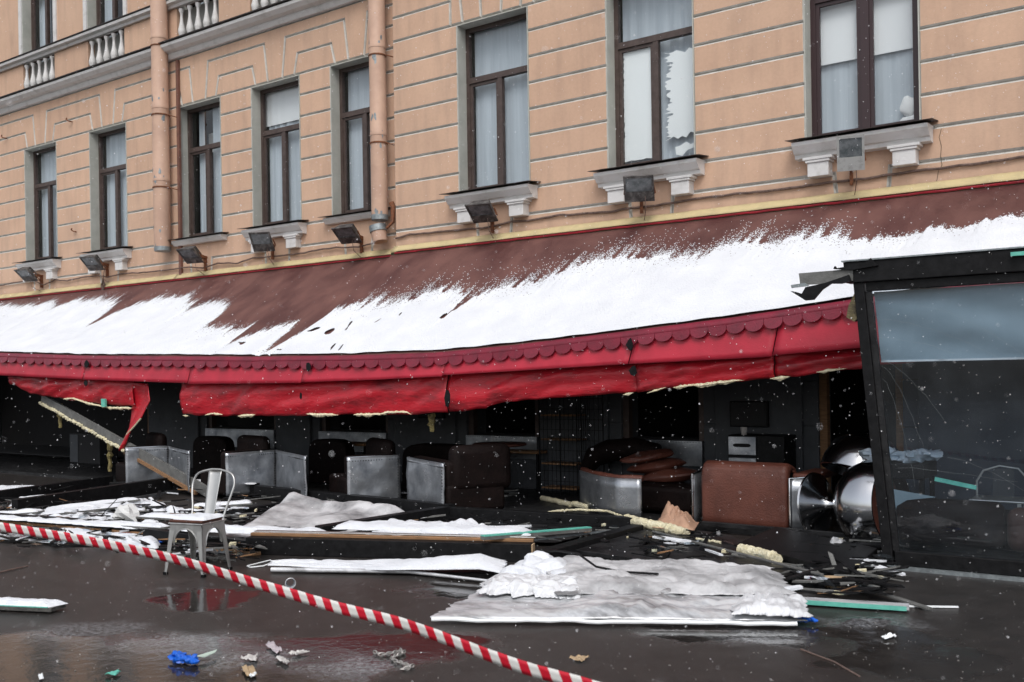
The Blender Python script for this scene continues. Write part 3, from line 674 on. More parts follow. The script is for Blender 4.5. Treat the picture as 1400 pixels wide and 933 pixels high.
# cables along the wall -------------------------------------------------------
def wallcable(pts, y, r, name, lb, mt='cable'):
    P = [atY(px, py, y) for px, py in pts]; out = []
    for i in range(len(P) - 1):
        for k in range(8):
            q = P[i].lerp(P[i + 1], k / 8); out.append(q + Vector((0, .012 * nz(q.x * 9, 2, 0), .012 * nz(q.x * 5, 0, 0))))
    out.append(P[-1]); return tag(make(name, MB().tube(out, r, 6), mt, smooth=True), lb, 'cable')
wallcable([(-60, 398), (0, 391), (20, 386.5), (47, 384), (60, 390), (75, 383), (92, 384), (115, 379), (135, 377), (146, 379), (170, 374), (200, 372.5), (232, 369), (258, 365), (277, 367), (298, 360), (325, 360), (345, 353), (360, 352), (392, 349), (420, 345), (445, 340), (465, 338.5), (490, 338), (515, 331)], 11.96, .014, 'wall_cable', 'brown sagging cable along the wall below the left wing windows')
wallcable([(541, 326), (560, 321), (600, 317), (640, 313.5), (668, 311), (700, 303), (722, 302), (760, 295), (800, 292), (840, 289), (866, 284), (900, 281), (950, 272), (1010, 265), (1060, 260), (1110, 253), (1150, 248), (1200, 242), (1250, 234), (1320, 226), (1400, 215), (1450, 209)], 11.775, .015, 'wall_cable', 'dark frayed cable along the wall below the right windows')

# floodlights -----------------------------------------------------------------
def floodlight(px, py, y, size, pitch, yawd, light, label, bracket_dz=-.18, lamp='lampdark'):
    c = atY(px, py, y); t = thing('floodlight', label, 'floodlight', c, math.radians(yawd), group='floodlights fixed under the window sills')
    R3 = Matrix.Rotation(math.radians(pitch), 3, 'X')
    w, h, d = size
    def X(mb_):
        mb_.v = [tuple(R3 @ Vector(v)) for v in mb_.v]; return mb_
    hb = MB(); F = [(-w / 2, -d / 2, -h / 2), (w / 2, -d / 2, -h / 2), (w / 2, -d / 2, h / 2), (-w / 2, -d / 2, h / 2)]
    Bk = [(-w * .34, d / 2, -h * .3), (w * .34, d / 2, -h * .3), (w * .34, d / 2, h * .3), (-w * .34, d / 2, h * .3)]
    hb.add(F + Bk, [(0, 1, 2, 3), (7, 6, 5, 4), (0, 4, 5, 1), (1, 5, 6, 2), (2, 6, 7, 3), (3, 7, 4, 0)])
    hb.box(-w / 2 - .012, w / 2 + .012, -d / 2 - .014, -d / 2 + .008, h / 2 - .015, h / 2 + .015)
    hb.box(-w / 2 - .012, w / 2 + .012, -d / 2 - .014, -d / 2 + .008, -h / 2 - .015, -h * .12)
    hb.box(-w / 2 - .012, -w / 2 + .015, -d / 2 - .014, -d / 2 + .008, -h * .12, h / 2 - .015)
    hb.box(w / 2 - .015, w / 2 + .012, -d / 2 - .014, -d / 2 + .008, -h * .12, h / 2 - .015)
    make('housing', X(hb), lamp, t)
    make('glass', X(MB().box(-w / 2 + .015, w / 2 - .015, -d / 2 - .004, -d / 2 - .001, -h * .12, h / 2 - .015)), 'lens', t)
    yw = (11.8 if px > 540 else 12.0) - y
    br = MB().box(-.02, .02, yw - .05, yw + .0, bracket_dz - .12, bracket_dz + .16)
    br.tube([(-w / 2, 0, 0), (-w / 2 - .02, .05, bracket_dz * .5), (0, yw - .04, bracket_dz * .8), (w / 2 + .02, .05, bracket_dz * .5), (w / 2, 0, 0)], .012, 6)
    br.beam((0, d / 2, 0), (0, yw, bracket_dz * .3), .05, .05)
    make('bracket', br, 'rust', t)
    make('wire', MB().tube([(w * .2, 0, -h * .4), (w * .22, .03, -h * .9), (.03, yw - .03, -h * 1.2), (.02, yw - .01, bracket_dz - .2)], .005, 5), 'cable', t)
    return t
fl = [(38, 373, 11.62, 52, 12, 'floodlight under the first window from the left'), (128, 357, 11.62, 48, 12, 'floodlight under the second window from the left'),
      (262, 346, 11.6, 52, 12, 'dark floodlight under the window right of the left drainpipe'), (360, 328, 11.6, 36, 25, 'grey floodlight overlapping the sill under the fourth window from the left'),
      (476, 317, 11.58, 55, 12, 'weathered dark floodlight beside the corner drainpipe'), (660, 286, 11.45, 55, 12, 'black floodlight under the plain curtained window right of the corner'),
      (874, 254, 11.42, 40, 24, 'dark tilted floodlight under the window with torn white film')]
for px, py, y, pit, yw, lb in fl:
    floodlight(px, py, y, (.36, .34, .15), pit, yw, 0, lb)
floodlight(1163, 208, 11.36, (.27, .36, .17), 20, 16, 0, 'pale grey floodlight hanging under the widest, rightmost window', lamp='lamplight')
# little wall hooks
for px, py, y, lb in ((95, 166, 11.93, 'small rusty iron hook on the stucco above the left windows'), (6, 189, 11.93, 'small rusty iron hook at the far left edge of the wall'), (102, 317, 11.96, 'small iron pin between the two leftmost windows')):
    c = atY(px, py, y)
    tag(make('wall_hook', MB().tube([c + Vector((0, .06, 0)), c, c + Vector((-.05, -.02, .02)), c + Vector((-.08, -.03, .05)), c + Vector((-.05, -.03, .07))], .014, 6), 'rust', smooth=True), lb, 'hook')
c = atY(141, 390, 11.88)
mbq = MB().tube([c + Vector((0, 0, -.12)), c + Vector((-.05, 0, 0)), c + Vector((0, 0, .1)), c + Vector((.05, 0, 0)), c + Vector((0, 0, -.12))], .022, 7); mbq.tube([c + Vector((0, 0, .1)), c + Vector((.01, .05, .45))], .008, 5)
tag(make('cable_coil', mbq, 'cable', smooth=True), 'small dark coil of cable hanging against the yellow flashing', 'cable coil')

# ------------------------------------------------------------------ awning
YF = 9.30
zf_k = [(p.x, p.z) for p in [atY(x, y, YF) for x, y in ((0, 484), (118, 488), (250, 489), (350, 489.5), (480, 488), (600, 484), (700, 474.5), (860, 455), (1000, 437), (1175, 411))]]
zf_k = [(-27, zf_k[0][1] + .22)] + zf_k + [(2.0, zf_k[-1][1] + .35)]
zf = lambda x: interp(zf_k, x)
YW = lambda x: (FL_ if x < XC else FR) - .09
ZW = 3.62
def awn(x, t, lift=0.0):
    z0 = zf(x)
    sag = -.13 * math.sin(math.pi * min(1, max(0, t))) * (.6 + .4 * nz(x * .5, 3, 1))
    wr = .045 * nz(x * 1.3, t * 1.2, .5) + .02 * nz(x * 3.1 + t * 2, t * 2.0, 9)
    k = math.sin(math.pi * min(1, max(0, t)) ** .7)
    return Vector((x, YF + (YW(x) - YF) * t, z0 + (ZW - z0) * t + sag + wr * k + lift))
A = thing('awning', 'long sagging red awning over the terrace, torn lower band, roof half under snow', 'awning', (-10, 9.3, 0))
def apart(name, mb, mt, smooth=False, **p):
    o = make(name, mb, mt, A, smooth, **p); o.matrix_parent_inverse = Matrix.Translation((10, -9.3, 0)); return o
AX0, AX1 = -26.0, 1.6
solid(apart('cloth', MB().grid(lambda u, v: awn(AX0 + (AX1 - AX0) * u, v), 420, 40), 'cloth', True), .008, -1)
pp = [awn(AX0 + (AX1 - AX0) * i / 200, 1.0) + Vector((0, -.01, .018 + .012 * nz(i * .7, 0, 0))) for i in range(201)]
apart('red_piping', MB().tube(pp, .016, 6), 'piping', True)
# front edge metal strip + scallops
edge = MB().grid(lambda u, v: Vector((AX0 + (AX1 - AX0) * u, YF - .012 - .03 * v, zf(AX0 + (AX1 - AX0) * u) + .012 - .075 * v)), 160, 2)
solid(apart('edge_strip', edge, 'scal', True), .01, -1)
sw0 = .235; sw = sw0; sc = None; x = AX0 + .2; i = 0
P = [(-sw / 2, 0.0), (-sw / 2, -.03)] + [(-sw / 2 * math.cos(math.pi * k / 10), -.03 - .072 * math.sin(math.pi * k / 10)) for k in range(1, 10)] + [(sw / 2, -.03), (sw / 2, 0.0)]
while x < AX1 - .2:
    slope = (zf(x + .1) - zf(x - .1)) / .2
    if sc is None:
        o = apart('scallop', MB().prism([(a * .985, 0, b) for a, b in P], (0, .012, 0)), 'scal'); sc = o.data
    else:
        o = bpy.data.objects.new('scallop', sc); COL.objects.link(o); o.parent = A; o.matrix_parent_inverse = Matrix.Translation((10, -9.3, 0))
    o.location = (x, YF - .078 - .003 * (i % 2), zf(x) - .052); o.rotation_euler = (math.radians(random.uniform(-16, -4)), -math.atan(slope) + random.uniform(-.02, .02), 0)
    swx = interp([(-18, .30), (-8, .225), (-3, .185)], x); o.scale = (swx / sw0, 1, random.uniform(.88, 1.12)); x += swx; i += 1
# fascia panels
fb_k = [(p.x, p.z) for p in [atY(x, y, 9.22) for x, y in ((0, 514), (118, 520), (258, 524), (415, 523), (520, 519), (610, 514), (700, 509), (868, 499), (1050, 489), (1185, 477))]]
fb_k = [(-27, fb_k[0][1] + .16)] + fb_k + [(2.0, fb_k[-1][1] + .3)]
fbz = lambda x: interp(fb_k, x)
cuts = [AX0, -22.0] + [atY(x, 505, 9.25).x for x in (118, 262, 418, 612, 868, 1066)] + [-1.2, AX1]
for i in range(len(cuts) - 1):
    a, b = cuts[i] + .006, cuts[i + 1] - .006; dz = random.uniform(-.012, .012); tl = random.uniform(-.01, .01)
    def ff(u, v, a=a, b=b, dz=dz, tl=tl):
        x = a + (b - a) * u; x2 = x - .06 * v
        zt_ = zf(x) - .045; zb_ = fbz(x) + dz + tl * (u - .5)
        return Vector((x2, YF - .03 - .055 * v + .006 * nz(x * 5, v * 2, i) + .01 * math.sin(v * math.pi) * nz(x * 16, 0, 2), zt_ + (zb_ - zt_) * v))
    solid(apart('fascia_panel', MB().grid(ff, max(6, int((b - a) * 14)), 6), 'fascia', True), .008, 1)
# torn lower band (rolled vinyl hanging under the fascia)
bb_k = [(p.x, p.z) for p in [atY(x, y, 9.36) for x, y in ((18, 526), (40, 538), (100, 548), (140, 553), (183, 556))]]
bb2_k = [(p.x, p.z) for p in [atY(x, y, 9.36) for x, y in ((249, 566), (300, 569), (400, 569), (470, 567), (560, 567), (640, 562), (664, 557), (668, 553), (700, 549), (870, 536), (940, 529), (1000, 522), (1100, 513), (1185, 502))]] + [(2.0, 2.05)]
def band(knots, x0, x1, name, splits):
    xs = [x0] + splits + [x1]; last = []
    for i in range(len(xs) - 1):
        a, b = xs[i] + .004, xs[i + 1] - .004
        def fn(u, v, a=a, b=b, i=i):
            x = a + (b - a) * u; zt_ = fbz(x) + .05; zb_ = interp(knots, x) + .022 * nz(x * 3.5, 1, i) * (1 if v > .95 else 0)
            fold = .05 * nz(x * 1.1 + v * .8, v * 2.4, 3) + .022 * nz(x * 4 + v * 3, v * 3, 6)
            return Vector((x, 9.38 - .065 * math.sin(math.pi * (v * .85 + .05)) + .03 * abs(nz(x * 2.6 + v * 2.2, v * 1.1, 8)) + fold * math.sin(math.pi * v) + .02 * i % .04, zt_ + (zb_ - zt_) * v))
        solid(apart(name, MB().grid(fn, max(10, int((b - a) * 22)), 14), 'band', True), .01, 1)
X_ = lambda px, py=540: atY(px, py, 9.36).x
band(bb_k, X_(14), X_(184), 'lower_band', [])
band(bb2_k, X_(249), 1.5, 'lower_band', [X_(612), X_(871), X_(1060)])
# black gaps and bolts on the band
for px, py, w, h in ((117, 524, .16, .12), (411, 541, .07, .10), (612, 545, .10, .24), (866, 507, .11, .14), (861, 472, .09, .14), (421, 501, .12, .14), (118, 498, .14, .12)):
    c = atY(px, py, 9.19 if py < 505 and px not in (866,) else 9.235)
    n = 7; P = [(c.x + w / 2 * math.cos(2 * math.pi * k / n + .4) * random.uniform(.6, 1.1), c.y, c.z + h / 2 * math.sin(2 * math.pi * k / n + .4) * random.uniform(.7, 1.15)) for k in range(n)]
    apart('tear_patch', MB().prism(P, (0, .006, 0)), 'black')
# foam and backing remnants clinging to the lower edges
def foamstrip(pxs, y, seed, parent_fn=apart):
    rp = random.Random(seed); P = [atY(a, b, y) for a, b in pxs]; Q = []
    for i in range(len(P) - 1):
        n = max(3, int((P[i + 1] - P[i]).length / .022))
        Q += [P[i].lerp(P[i + 1], k / n) for k in range(n)]
    Q.append(P[-1]); mb = MB(); n = len(Q); V = []; h = .03
    for i, q in enumerate(Q):
        e = min(1, min(i, n - 1 - i) / 4); h = max(.004, min(.034, h + rp.uniform(-.012, .0115)))
        up = .012 + .01 * rp.random(); y0 = rp.uniform(-.008, .008)
        V += [q + Vector((0, y0, up * e)), q + Vector((0, y0 - .02 * e, -.3 * h * e)), q + Vector((0, y0 - .004, -h * e)), q + Vector((0, .03, -.5 * h * e))]
    F = [(i * 4 + k, i * 4 + 4 + k, i * 4 + 4 + (k + 1) % 4, i * 4 + (k + 1) % 4) for i in range(n - 1) for k in range(4)]
    mb.add(V, F)
    return parent_fn('foam_remnant', mb, 'foam', False, kind='stuff')
foamstrip([(86, 546), (100, 545), (115, 550), (135, 555), (152, 558), (181, 558)], 9.35, 1)
foamstrip([(250, 568), (258, 569)], 9.35, 2); foamstrip([(280, 568), (292, 566), (304, 567)], 9.35, 3); foamstrip([(325, 569), (350, 567)], 9.35, 9)
foamstrip([(418, 566), (432, 567), (447, 567), (463, 568)], 9.35, 4); foamstrip([(483, 567), (520, 567), (530, 564), (556, 564), (562, 567)], 9.35, 5)
foamstrip([(851, 540), (866, 537)], 9.35, 6); foamstrip([(884, 538), (900, 534), (912, 529)], 9.35, 7); foamstrip([(920, 530), (950, 527), (985, 523), (1018, 520)], 9.35, 8)
foamstrip([(1052, 518), (1080, 515)], 9.35, 10); foamstrip([(1115, 509), (1140, 507), (1158, 504)], 9.35, 11)
tb = atY(142, 551, 9.29)
apart('teal_block', MB().cbox(tb, (.11, .03, .13)), 'teal')
# torn flap hanging down
fl_px = [((183, 523), (205, 526)), ((180, 538), (212, 548)), ((178, 560), (204, 570)), ((175, 580), (190, 588)), ((172, 600), (182, 606)), ((172, 614), (174, 616))]
def flap(u, v):
    k = v * (len(fl_px) - 1); i = min(int(k), len(fl_px) - 2); f = k - i
    l = atY(*fl_px[i][0], 9.36).lerp(atY(*fl_px[i + 1][0], 9.36), f); r = atY(*fl_px[i][1], 9.36).lerp(atY(*fl_px[i + 1][1], 9.36), f)
    q = l.lerp(r, u); q.y += .09 * math.sin(u * 3 + v * 3) - .05; return q
solid(apart('torn_flap', MB().grid(flap, 8, 20), 'band', True), .01)
apart('flap_edge', MB().tube([flap(1, .42), flap(1, .55), flap(.8, .66), flap(.4, .78), flap(.1, .9)], .014, 5), 'foam', True)

# awning snow -----------------------------------------------------------------
edge_px = [(-60, 418), (0, 418), (30, 418), (66, 412), (70, 420), (74, 414), (103, 409), (141, 408), (158, 410), (150, 418), (121, 440), (152, 425), (180, 415), (205, 409), (224, 402), (215, 410), (235, 404), (254, 402), (259, 410), (246, 424), (262, 413), (281, 411), (311, 413), (300, 425), (281, 449), (330, 450), (345, 443), (322, 462), (312, 473), (350, 454), (372, 444), (403, 439), (380, 462), (359, 487), (372, 489), (405, 458), (442, 431), (465, 420), (487, 414), (513, 412), (516, 416), (556, 406), (590, 398), (614, 392), (638, 399), (622, 420), (607, 434), (632, 412), (645, 398), (676, 390), (700, 388), (740, 378), (767, 366), (790, 360), (820, 352), (845, 346), (880, 349), (920, 350), (952, 352), (975, 338), (992, 332), (1033, 327), (1050, 334), (1080, 324), (1113, 317), (1150, 318), (1198, 317), (1235, 314), (1262, 311), (1268, 302), (1280, 306), (1302, 310), (1330, 303), (1365, 292), (1400, 289), (1450, 286)]
def awn_hit(px, py):
    r = ray(px, py); X = EYE.x; z0 = 2.05; X = -10
    for _ in range(8):
        z0 = zf(X) - .04; m = (ZW - z0) / (YW(X) - YF); t = (z0 - m * YF - EYE.z) / (r.z - m * r.y); X = EYE.x + r.x * t
    return X, (EYE.y + r.y * t - YF) / (YW(X) - YF)
ek = sorted((awn_hit(*p) for p in edge_px), key=lambda q: q[0])
NXs, NT = 2500, 240
SX0, SX1 = -25.5, 1.4
mb = MB(); idx = {}
rs = random.Random(5)
tb_cache = []
for i in range(NXs + 1):
    x = SX0 + (SX1 - SX0) * i / NXs
    tb_ = interp(ek, x); left = x < -10.6
    tb_ += .035 * nz(x * 5.0, 1, 0) + .03 * nz(x * 17, 4, 0) + (.03 * nz(x * 37, 2, 0) if left else .012 * nz(x * 40, 2, 0))
    tb_cache.append((x, tb_, 0.05 if left else (.12 if -10.2 < x < -3.3 else .03)))
slits = [(awn_hit(*a_), awn_hit(*b_), r_) for a_, b_, r_ in (((421, 455), (436, 451), .045), ((472, 451), (480, 439), .018), ((452, 483), (457, 474), .02), ((463, 485), (468, 476), .018), ((602, 437), (618, 424), .03), ((618, 424), (642, 404), .06), ((545, 432), (548, 428), .012), ((402, 462), (410, 458), .012), ((512, 441), (520, 436), .010))]
def bare(x, t):
    k = (YW(x) - YF)
    for (ax, at), (bx, bt), r_ in slits:
        px_, py_ = x - ax, (t - at) * k; dx, dy = bx - ax, (bt - at) * k; L2_ = dx * dx + dy * dy; u = max(0, min(1, (px_ * dx + py_ * dy) / L2_))
        if math.hypot(px_ - dx * u, py_ - dy * u) < r_ * (.75 + .9 * nz(x * 13, t * 20, 4)) * (1.2 - .5 * abs(2 * u - 1)): return True
    return False
def vid(i, j):
    k = (i, j)
    if k not in idx:
        x, tb_, fz = tb_cache[min(i, NXs)]; t = j / NT * .95 + .012
        d = max(0, min(1, (tb_ - t) * 6)); thick = .006 + .028 * d
        p = awn(x + .0, t, thick + .010 * nz(x * 3, t * 4, 2) * d)
        idx[k] = len(mb.v); mb.v.append(tuple(p))
    return idx[k]
for i in range(NXs):
    x, tb_, fz = tb_cache[i]
    for j in range(NT):
        t = j / NT * .95 + .012; d = t - tb_
        shear = (.05 if x < -10.6 else .022) * nz((x + t * .12) * 14, t * 1.5, 7)
        if -14 < x < -7 and bare(x, t): continue
        if d + shear > 0:
            dd = (d + shear) / fz
            pr = math.exp(-dd * 2.6) * .8 * max(0, 1 + 2.6 * nz((x - t * .5) * 11, t * 5, 3)) if dd < 2.2 else 0
            if rs.random() > pr: continue
        elif d + shear > -.18 and rs.random() < .10 * math.exp((d + shear) * 30) : continue
        elif -9.8 > x > -12 and nz(x * 5 + t * .5, t * 11, 11) > .56 and t > .05: continue
        mb.f.append((vid(i, j), vid(i + 1, j), vid(i + 1, j + 1), vid(i, j + 1)))
tag(make('awning_snow', mb, 'snow', smooth=False), 'wind-streaked snow lying on the lower slope of the red awning', 'snow', kind='stuff')
bpy.data.objects['awning_snow'].data.polygons.foreach_set('use_smooth', [True] * len(mb.f))

# ------------------------------------------------------------------ terrace floor
make('terrace_deck', MB().box(-24, 1.8, 9.75, 11.82, 0, .05), 'deck', kind='structure')

# ------------------------------------------------------------------ seating inside
def rivet_row(mb, a, b, n=None, z_off=0, r=.009, out=Vector((0, -1, 0))):
    a, b = Vector(a), Vector(b); n = n or int((b - a).length / .035)
    for k in range(n + 1): mb.blob(a.lerp(b, k / n) + out * .002, (r, r, r), 0, 0, 5, 3)
def armchair(pa, pb, pc, h, label, depth=.75, backleft=False, leather='darkleather', back=True, roll=.0):
    """pa..pb: top edge pixels of the first aluminium side at height h; pc: far end of the second side"""
    a = atZ(*pa, h); b = atZ(*pb, h); c = atZ(*pc, h) if pc else None
    ctr = (a + b) / 2; t = thing('armchair', label, 'armchair', (ctr.x, ctr.y + .3, .05), group='aluminium clad lounge chairs under the awning')
    o_ = Vector((ctr.x, ctr.y + .3, .05))
    def quad(p, q, nm='side_panel'):
        d = (q - p); n = Vector((d.y, -d.x, 0)).normalized(); n = n if n.dot(-p) > 0 else -n
        g = MB().grid(lambda u, v: p + d * u + Vector((0, 0, -(h - .06) * (1 - v))) - o_ + n * (.012 * nz(u * 2.2 + p.x, v * 2.2, 1) + .008 * nz(u * 7, v * 5, p.x)), 16, 14)
        ob = solid(make(nm, g, 'alu', t, True), .02, 1)
        rv = MB(); rivet_row(rv, p - o_ + Vector((0, 0, -.05)) + n * .014, q - o_ + Vector((0, 0, -.05)) + n * .014, out=n)
        rivet_row(rv, q - o_ + Vector((0, 0, -.05)) + n * .014 - d.normalized() * .03, q - o_ + n * .014 - d.normalized() * .03 + Vector((0, 0, -h + .1)), out=n)
        make('rivets', rv, 'dark', ob, kind='stuff')
        make('trim', MB().tube([p - o_, q - o_], .012, 6), 'steel', ob, True)
        return n, d
    n, d = quad(a, b)
    if c: quad(b + (c - b) * .03, c)
    dn = d.normalized(); bk = -n; q0 = (a if not c else a) - o_
    W_ = d.length; base = a - o_
    def lb(u0, u1, v0, v1, z0, z1, bv=.06, nm='seat', mt=leather):
        cx = base + dn * (u0 + u1) / 2 + bk * (v0 + v1) / 2; cx.z = (z0 + z1) / 2 - .05
        R = Matrix((dn, bk, Vector((0, 0, 1)))).transposed()
        return bevel(make(nm, MB().cbox(cx, (abs(u1 - u0), abs(v1 - v0), z1 - z0), R), mt, t, True), bv, 4)
    lb(.0, W_, .03, depth, .06, .40, .05, 'seat')
    lb(.02, W_ - .02, .035, .20, .3, h + .015, .05, 'arm_pad')
    if back: lb(-.02 if backleft else W_ - .18, .18 if backleft else W_ + .02, .1, depth + .1, .3, h + .20, .12, 'backrest')
    return t
armchair((171, 613), (231, 610), (259, 617), .66, 'aluminium clad armchair behind the leaning beam, leftmost in the row')
armchair((308, 620), (377, 615), (419, 624), .66, 'aluminium clad armchair behind the steel cafe chair')
armchair((474, 626), (546, 622), None, .66, 'dented aluminium sided armchair in the middle of the row')
armchair((558, 625), (607, 634), None, .66, 'aluminium sided armchair with large black back left of the round table', depth=.8)
# loose black backrests seen above the chairs
for px0, px1, py0, py1, y, lb_ in ((262, 308, 596, 640, 10.9, 'dark padded bench seen between the first two aluminium armchairs'), (420, 472, 600, 660, 10.9, 'dark padded bench between the second and third aluminium armchairs'), (548, 645, 606, 660, 10.75, 'broad dark rounded sofa back behind the middle armchairs')):
    a = atY(px0, py0, y); b = atY(px1, py0, y); t = thing('sofa', lb_, 'sofa', (a.x, y, .05)); w = b.x - a.x; h = a.z - .05
    P = [(0, 0)] + [(w * .5 - w * .5 * math.cos(math.pi * k / 12) ** 1 if 0 else w * .5 - w * .5 * (abs(math.cos(math.pi * k / 12)) ** .45) * (1 if k < 6 else -1), .35 * h + .65 * h * (math.sin(math.pi * k / 12) ** .4)) for k in range(0, 13)] + [(w, 0)]
    bevel(make('backrest', MB().prism([(x, 0, z) for x, z in P], (0, .22, 0)), 'darkleather', t, True), .03)
    bevel(make('seat', MB().box(.02, w - .02, .2, .75, 0, .38), 'darkleather', t, True), .05)
# round table
c = atZ(684, 676, .05)
t = thing('round_table', 'small round brown table on a chrome pedestal, behind the black frames', 'table', c)
make('tabletop', MB().lathe([(.02, .665), (.36, .667), (.375, .68), (.375, .70), (.36, .706), (.01, .707)], 36), 'leather', t, True)
make('pedestal', MB().lathe([(.045, .02), (.035, .10), (.03, .3), (.03, .66)], 16), 'steel', t, True)
make('base', MB().lathe([(.26, 0), (.26, .012), (.2, .02), (.06, .035), (.03, .05)], 30), 'chairsteel', t, True)
for px0, py0, px1, y, zt_, lb_ in ((440, 607, 497, 11.3, .66, 'brown table edge below the middle dark window'), (642, 617, 735, 11.5, .62, 'brown wooden bench top left of the wire rack')):
    a = atY(px0, py0, y); b = atY(px1, py0, y); t = thing('bench_table', lb_, 'table', (a.x, y, .05)); w = b.x - a.x
    bevel(make('top', MB().box(0, w, 0, .35, zt_ - .09, zt_ - .05), 'wood', t), .01)
    for q in (.06, w - .1): make('leg', MB().box(q, q + .04, .1, .14, 0, zt_ - .09), 'black', t)
# wire rack
a = atY(737, 560, 11.35); b = atY(824, 560, 11.35)
t = thing('wire_rack', 'tall black wire grid rack with shelves beside the wall', 'rack', (a.x, 11.35, .05)); w = b.x - a.x
g = MB(); n = 15
for k in range(n + 1): g.beam((w * k / n, 0, 0), (w * k / n, 0, 1.75), .005 if k % 5 else .014, .005 if k % 5 else .014, (0, 1, 0))
for k in range(13): g.beam((0, -.004, .05 + k * .14), (w, -.004, .05 + k * .14), .006, .006)
make('front_grid', g, 'black', t)
g = MB()
for k in range(6): g.beam((w * .58, .3 * k / 5 + .02, 0), (w * .58, .3 * k / 5 + .02, 1.75), .005, .005, (0, 1, 0))
make('side_grid', g, 'black', t)
for k in range(5): make('shelf', MB().box(.01, w * .57, .02, .3, .08 + k * .33, .1 + k * .33), 'wood', t)
# curved aluminium sofa
arc_px = [(794, 643), (806, 647), (822, 651), (845, 654), (876, 655)]
AP = [atZ(x, y, .50) for x, y in arc_px]; o_ = Vector((AP[2].x, AP[2].y, .05))
t = thing('curved_sofa', 'curved brown sofa with riveted aluminium shell beside the stacked cushions', 'sofa', o_)
def arcp(u):
    k = u * (len(AP) - 1); i = min(int(k), len(AP) - 2); return AP[i].lerp(AP[i + 1], k - i)
sh = MB().grid(lambda u, v: arcp(u) - o_ + Vector((0, 0, -(1 - v) * .44)), 24, 4)
so_ = solid(make('shell', sh, 'alu', t, True), .02, 1)
rv = MB(); [rv.blob(arcp(.42 + .56 * k / 16) - o_ + Vector((.002, -.014, -.05)), (.006,) * 3, 0, 0, 5, 3) for k in range(17)]; [rv.blob(arcp(.42) - o_ + Vector((0, -.014, -.06 - .03 * k)), (.006,) * 3, 0, 0, 5, 3) for k in range(13)]
make('rivets', rv, 'dark', so_, kind='stuff')
make('shell_edge', MB().tube([AP[-1] - o_, AP[-1] - o_ + Vector((0, 0, -.44))], .014, 8), 'steel', t, True)
make('padded_rim', MB().tube([arcp(k / 16) - o_ + Vector((.0, .05, .0)) for k in range(17)], [.035 + .004 * math.sin(k) for k in range(17)], 10), 'leather', t, True)
pts = [atY(x, y, 11.35) - o_ for x, y in ((803, 640), (812, 625), (835, 616), (870, 613), (900, 618))]
make('backrest', MB().tube(pts, [.10, .14, .15, .14, .10], 12), 'darkleather', t, True)
bevel(make('seat', MB().cbox(Vector((.45, .55, .18)), (1.1, .5, .30)), 'darkleather', t, True), .06, 3)
# stack of loose cushions
cs = [(912, 688, .34, .11, 0), (912, 676, .34, .10, 3), (905, 663, .33, .09, -4), (917, 650, .34, .09, 5), (897, 637, .36, .075, 8), (886, 624, .33, .06, 9)]
for i, (px, py, w_, th, rr) in enumerate(cs):
    p = atY(px, py, 10.85)
    c = make('cushion', MB().blob((0, 0, 0), (w_ * 1.0, .28, th), i, .18, 22, 12), 'darkleather' if i < 3 else 'leather', smooth=True)
    c.location = p; c.rotation_euler = (0, math.radians(-rr), math.radians(i * 13 - 20))
    tag(c, ['bottom dark cushion of the stack on the curved sofa', 'second cushion from the bottom of the stack', 'third cushion from the bottom of the stack', 'third cushion from the top of the stack', 'second brown cushion from the top, lying askew', 'topmost flat brown cushion of the stack'][i], 'cushion', 'loose brown cushions stacked on the sofa')
# big brown armchair seen from behind
pb = [atY(px, 720, 9.82) for px in (957, 1078)]
x0, x1 = pb[0].x, pb[1].x; w = x1 - x0
t = thing('leather_armchair', 'large brown leather armchair seen from behind, aluminium sides', 'armchair', (x0, 9.82, .0))
P = []
for k in range(41):
    u = -1 + 2 * k / 40
    P.append((w / 2 + w / 2 * u, .75 - .10 * abs(u) ** 5))
mbk = MB()
prof = [(0, .02)] + [(0, .58), (.012, .66), (.05, .71), (.11, .735), (.18, .72), (.22, .66)]
def bkf(u, v):
    k = v * (len(prof) - 1); i = min(int(k), len(prof) - 2); f = k - i
    y = prof[i][0] + (prof[i + 1][0] - prof[i][0]) * f; z = prof[i][1] + (prof[i + 1][1] - prof[i][1]) * f
    s_ = abs(2 * u - 1); ed = max(0, (s_ - .9) / .1)
    return (w * u, y + .05 * ed ** 2 + .006 * nz(u * 6, v * 4, 3), z - .05 * ed ** 2 * (1 if z > .5 else 0))
solid(make('backrest', MB().grid(bkf, 40, 24), 'leather', t, True), .05, -1)
bevel(make('seat', MB().box(.06, w - .02, .25, .85, .05, .42), 'leather', t, True), .05)
for xx in (-.085, w + .012):
    sp = make('side_panel', MB().grid(lambda u, v: (xx + (.0 if xx < 0 else .25 * u), .02 + (.8 * u if xx < 0 else .10 * u), .04 + .55 * v), 8, 4), 'alu', t, True); solid(sp, .02)
    make('trim', MB().tube([(xx + .005, .0, .04), (xx + .005, .0, .59), (xx + (.0 if xx < 0 else .22), .2, .60)], .013, 8), 'steel', sp, True)
for k in range(4): make('steel_band', MB().tube([(-.12, .05, .1 + k * .15), (-.10, .0, .09 + k * .15), (-.06, -.01, .1 + k * .15)], .008, 6), 'steel', t, True)
bevel(make('arm_pad', MB().box(w + .01, w + .28, .1, .75, .57, .635), 'leather', t, True), .02)
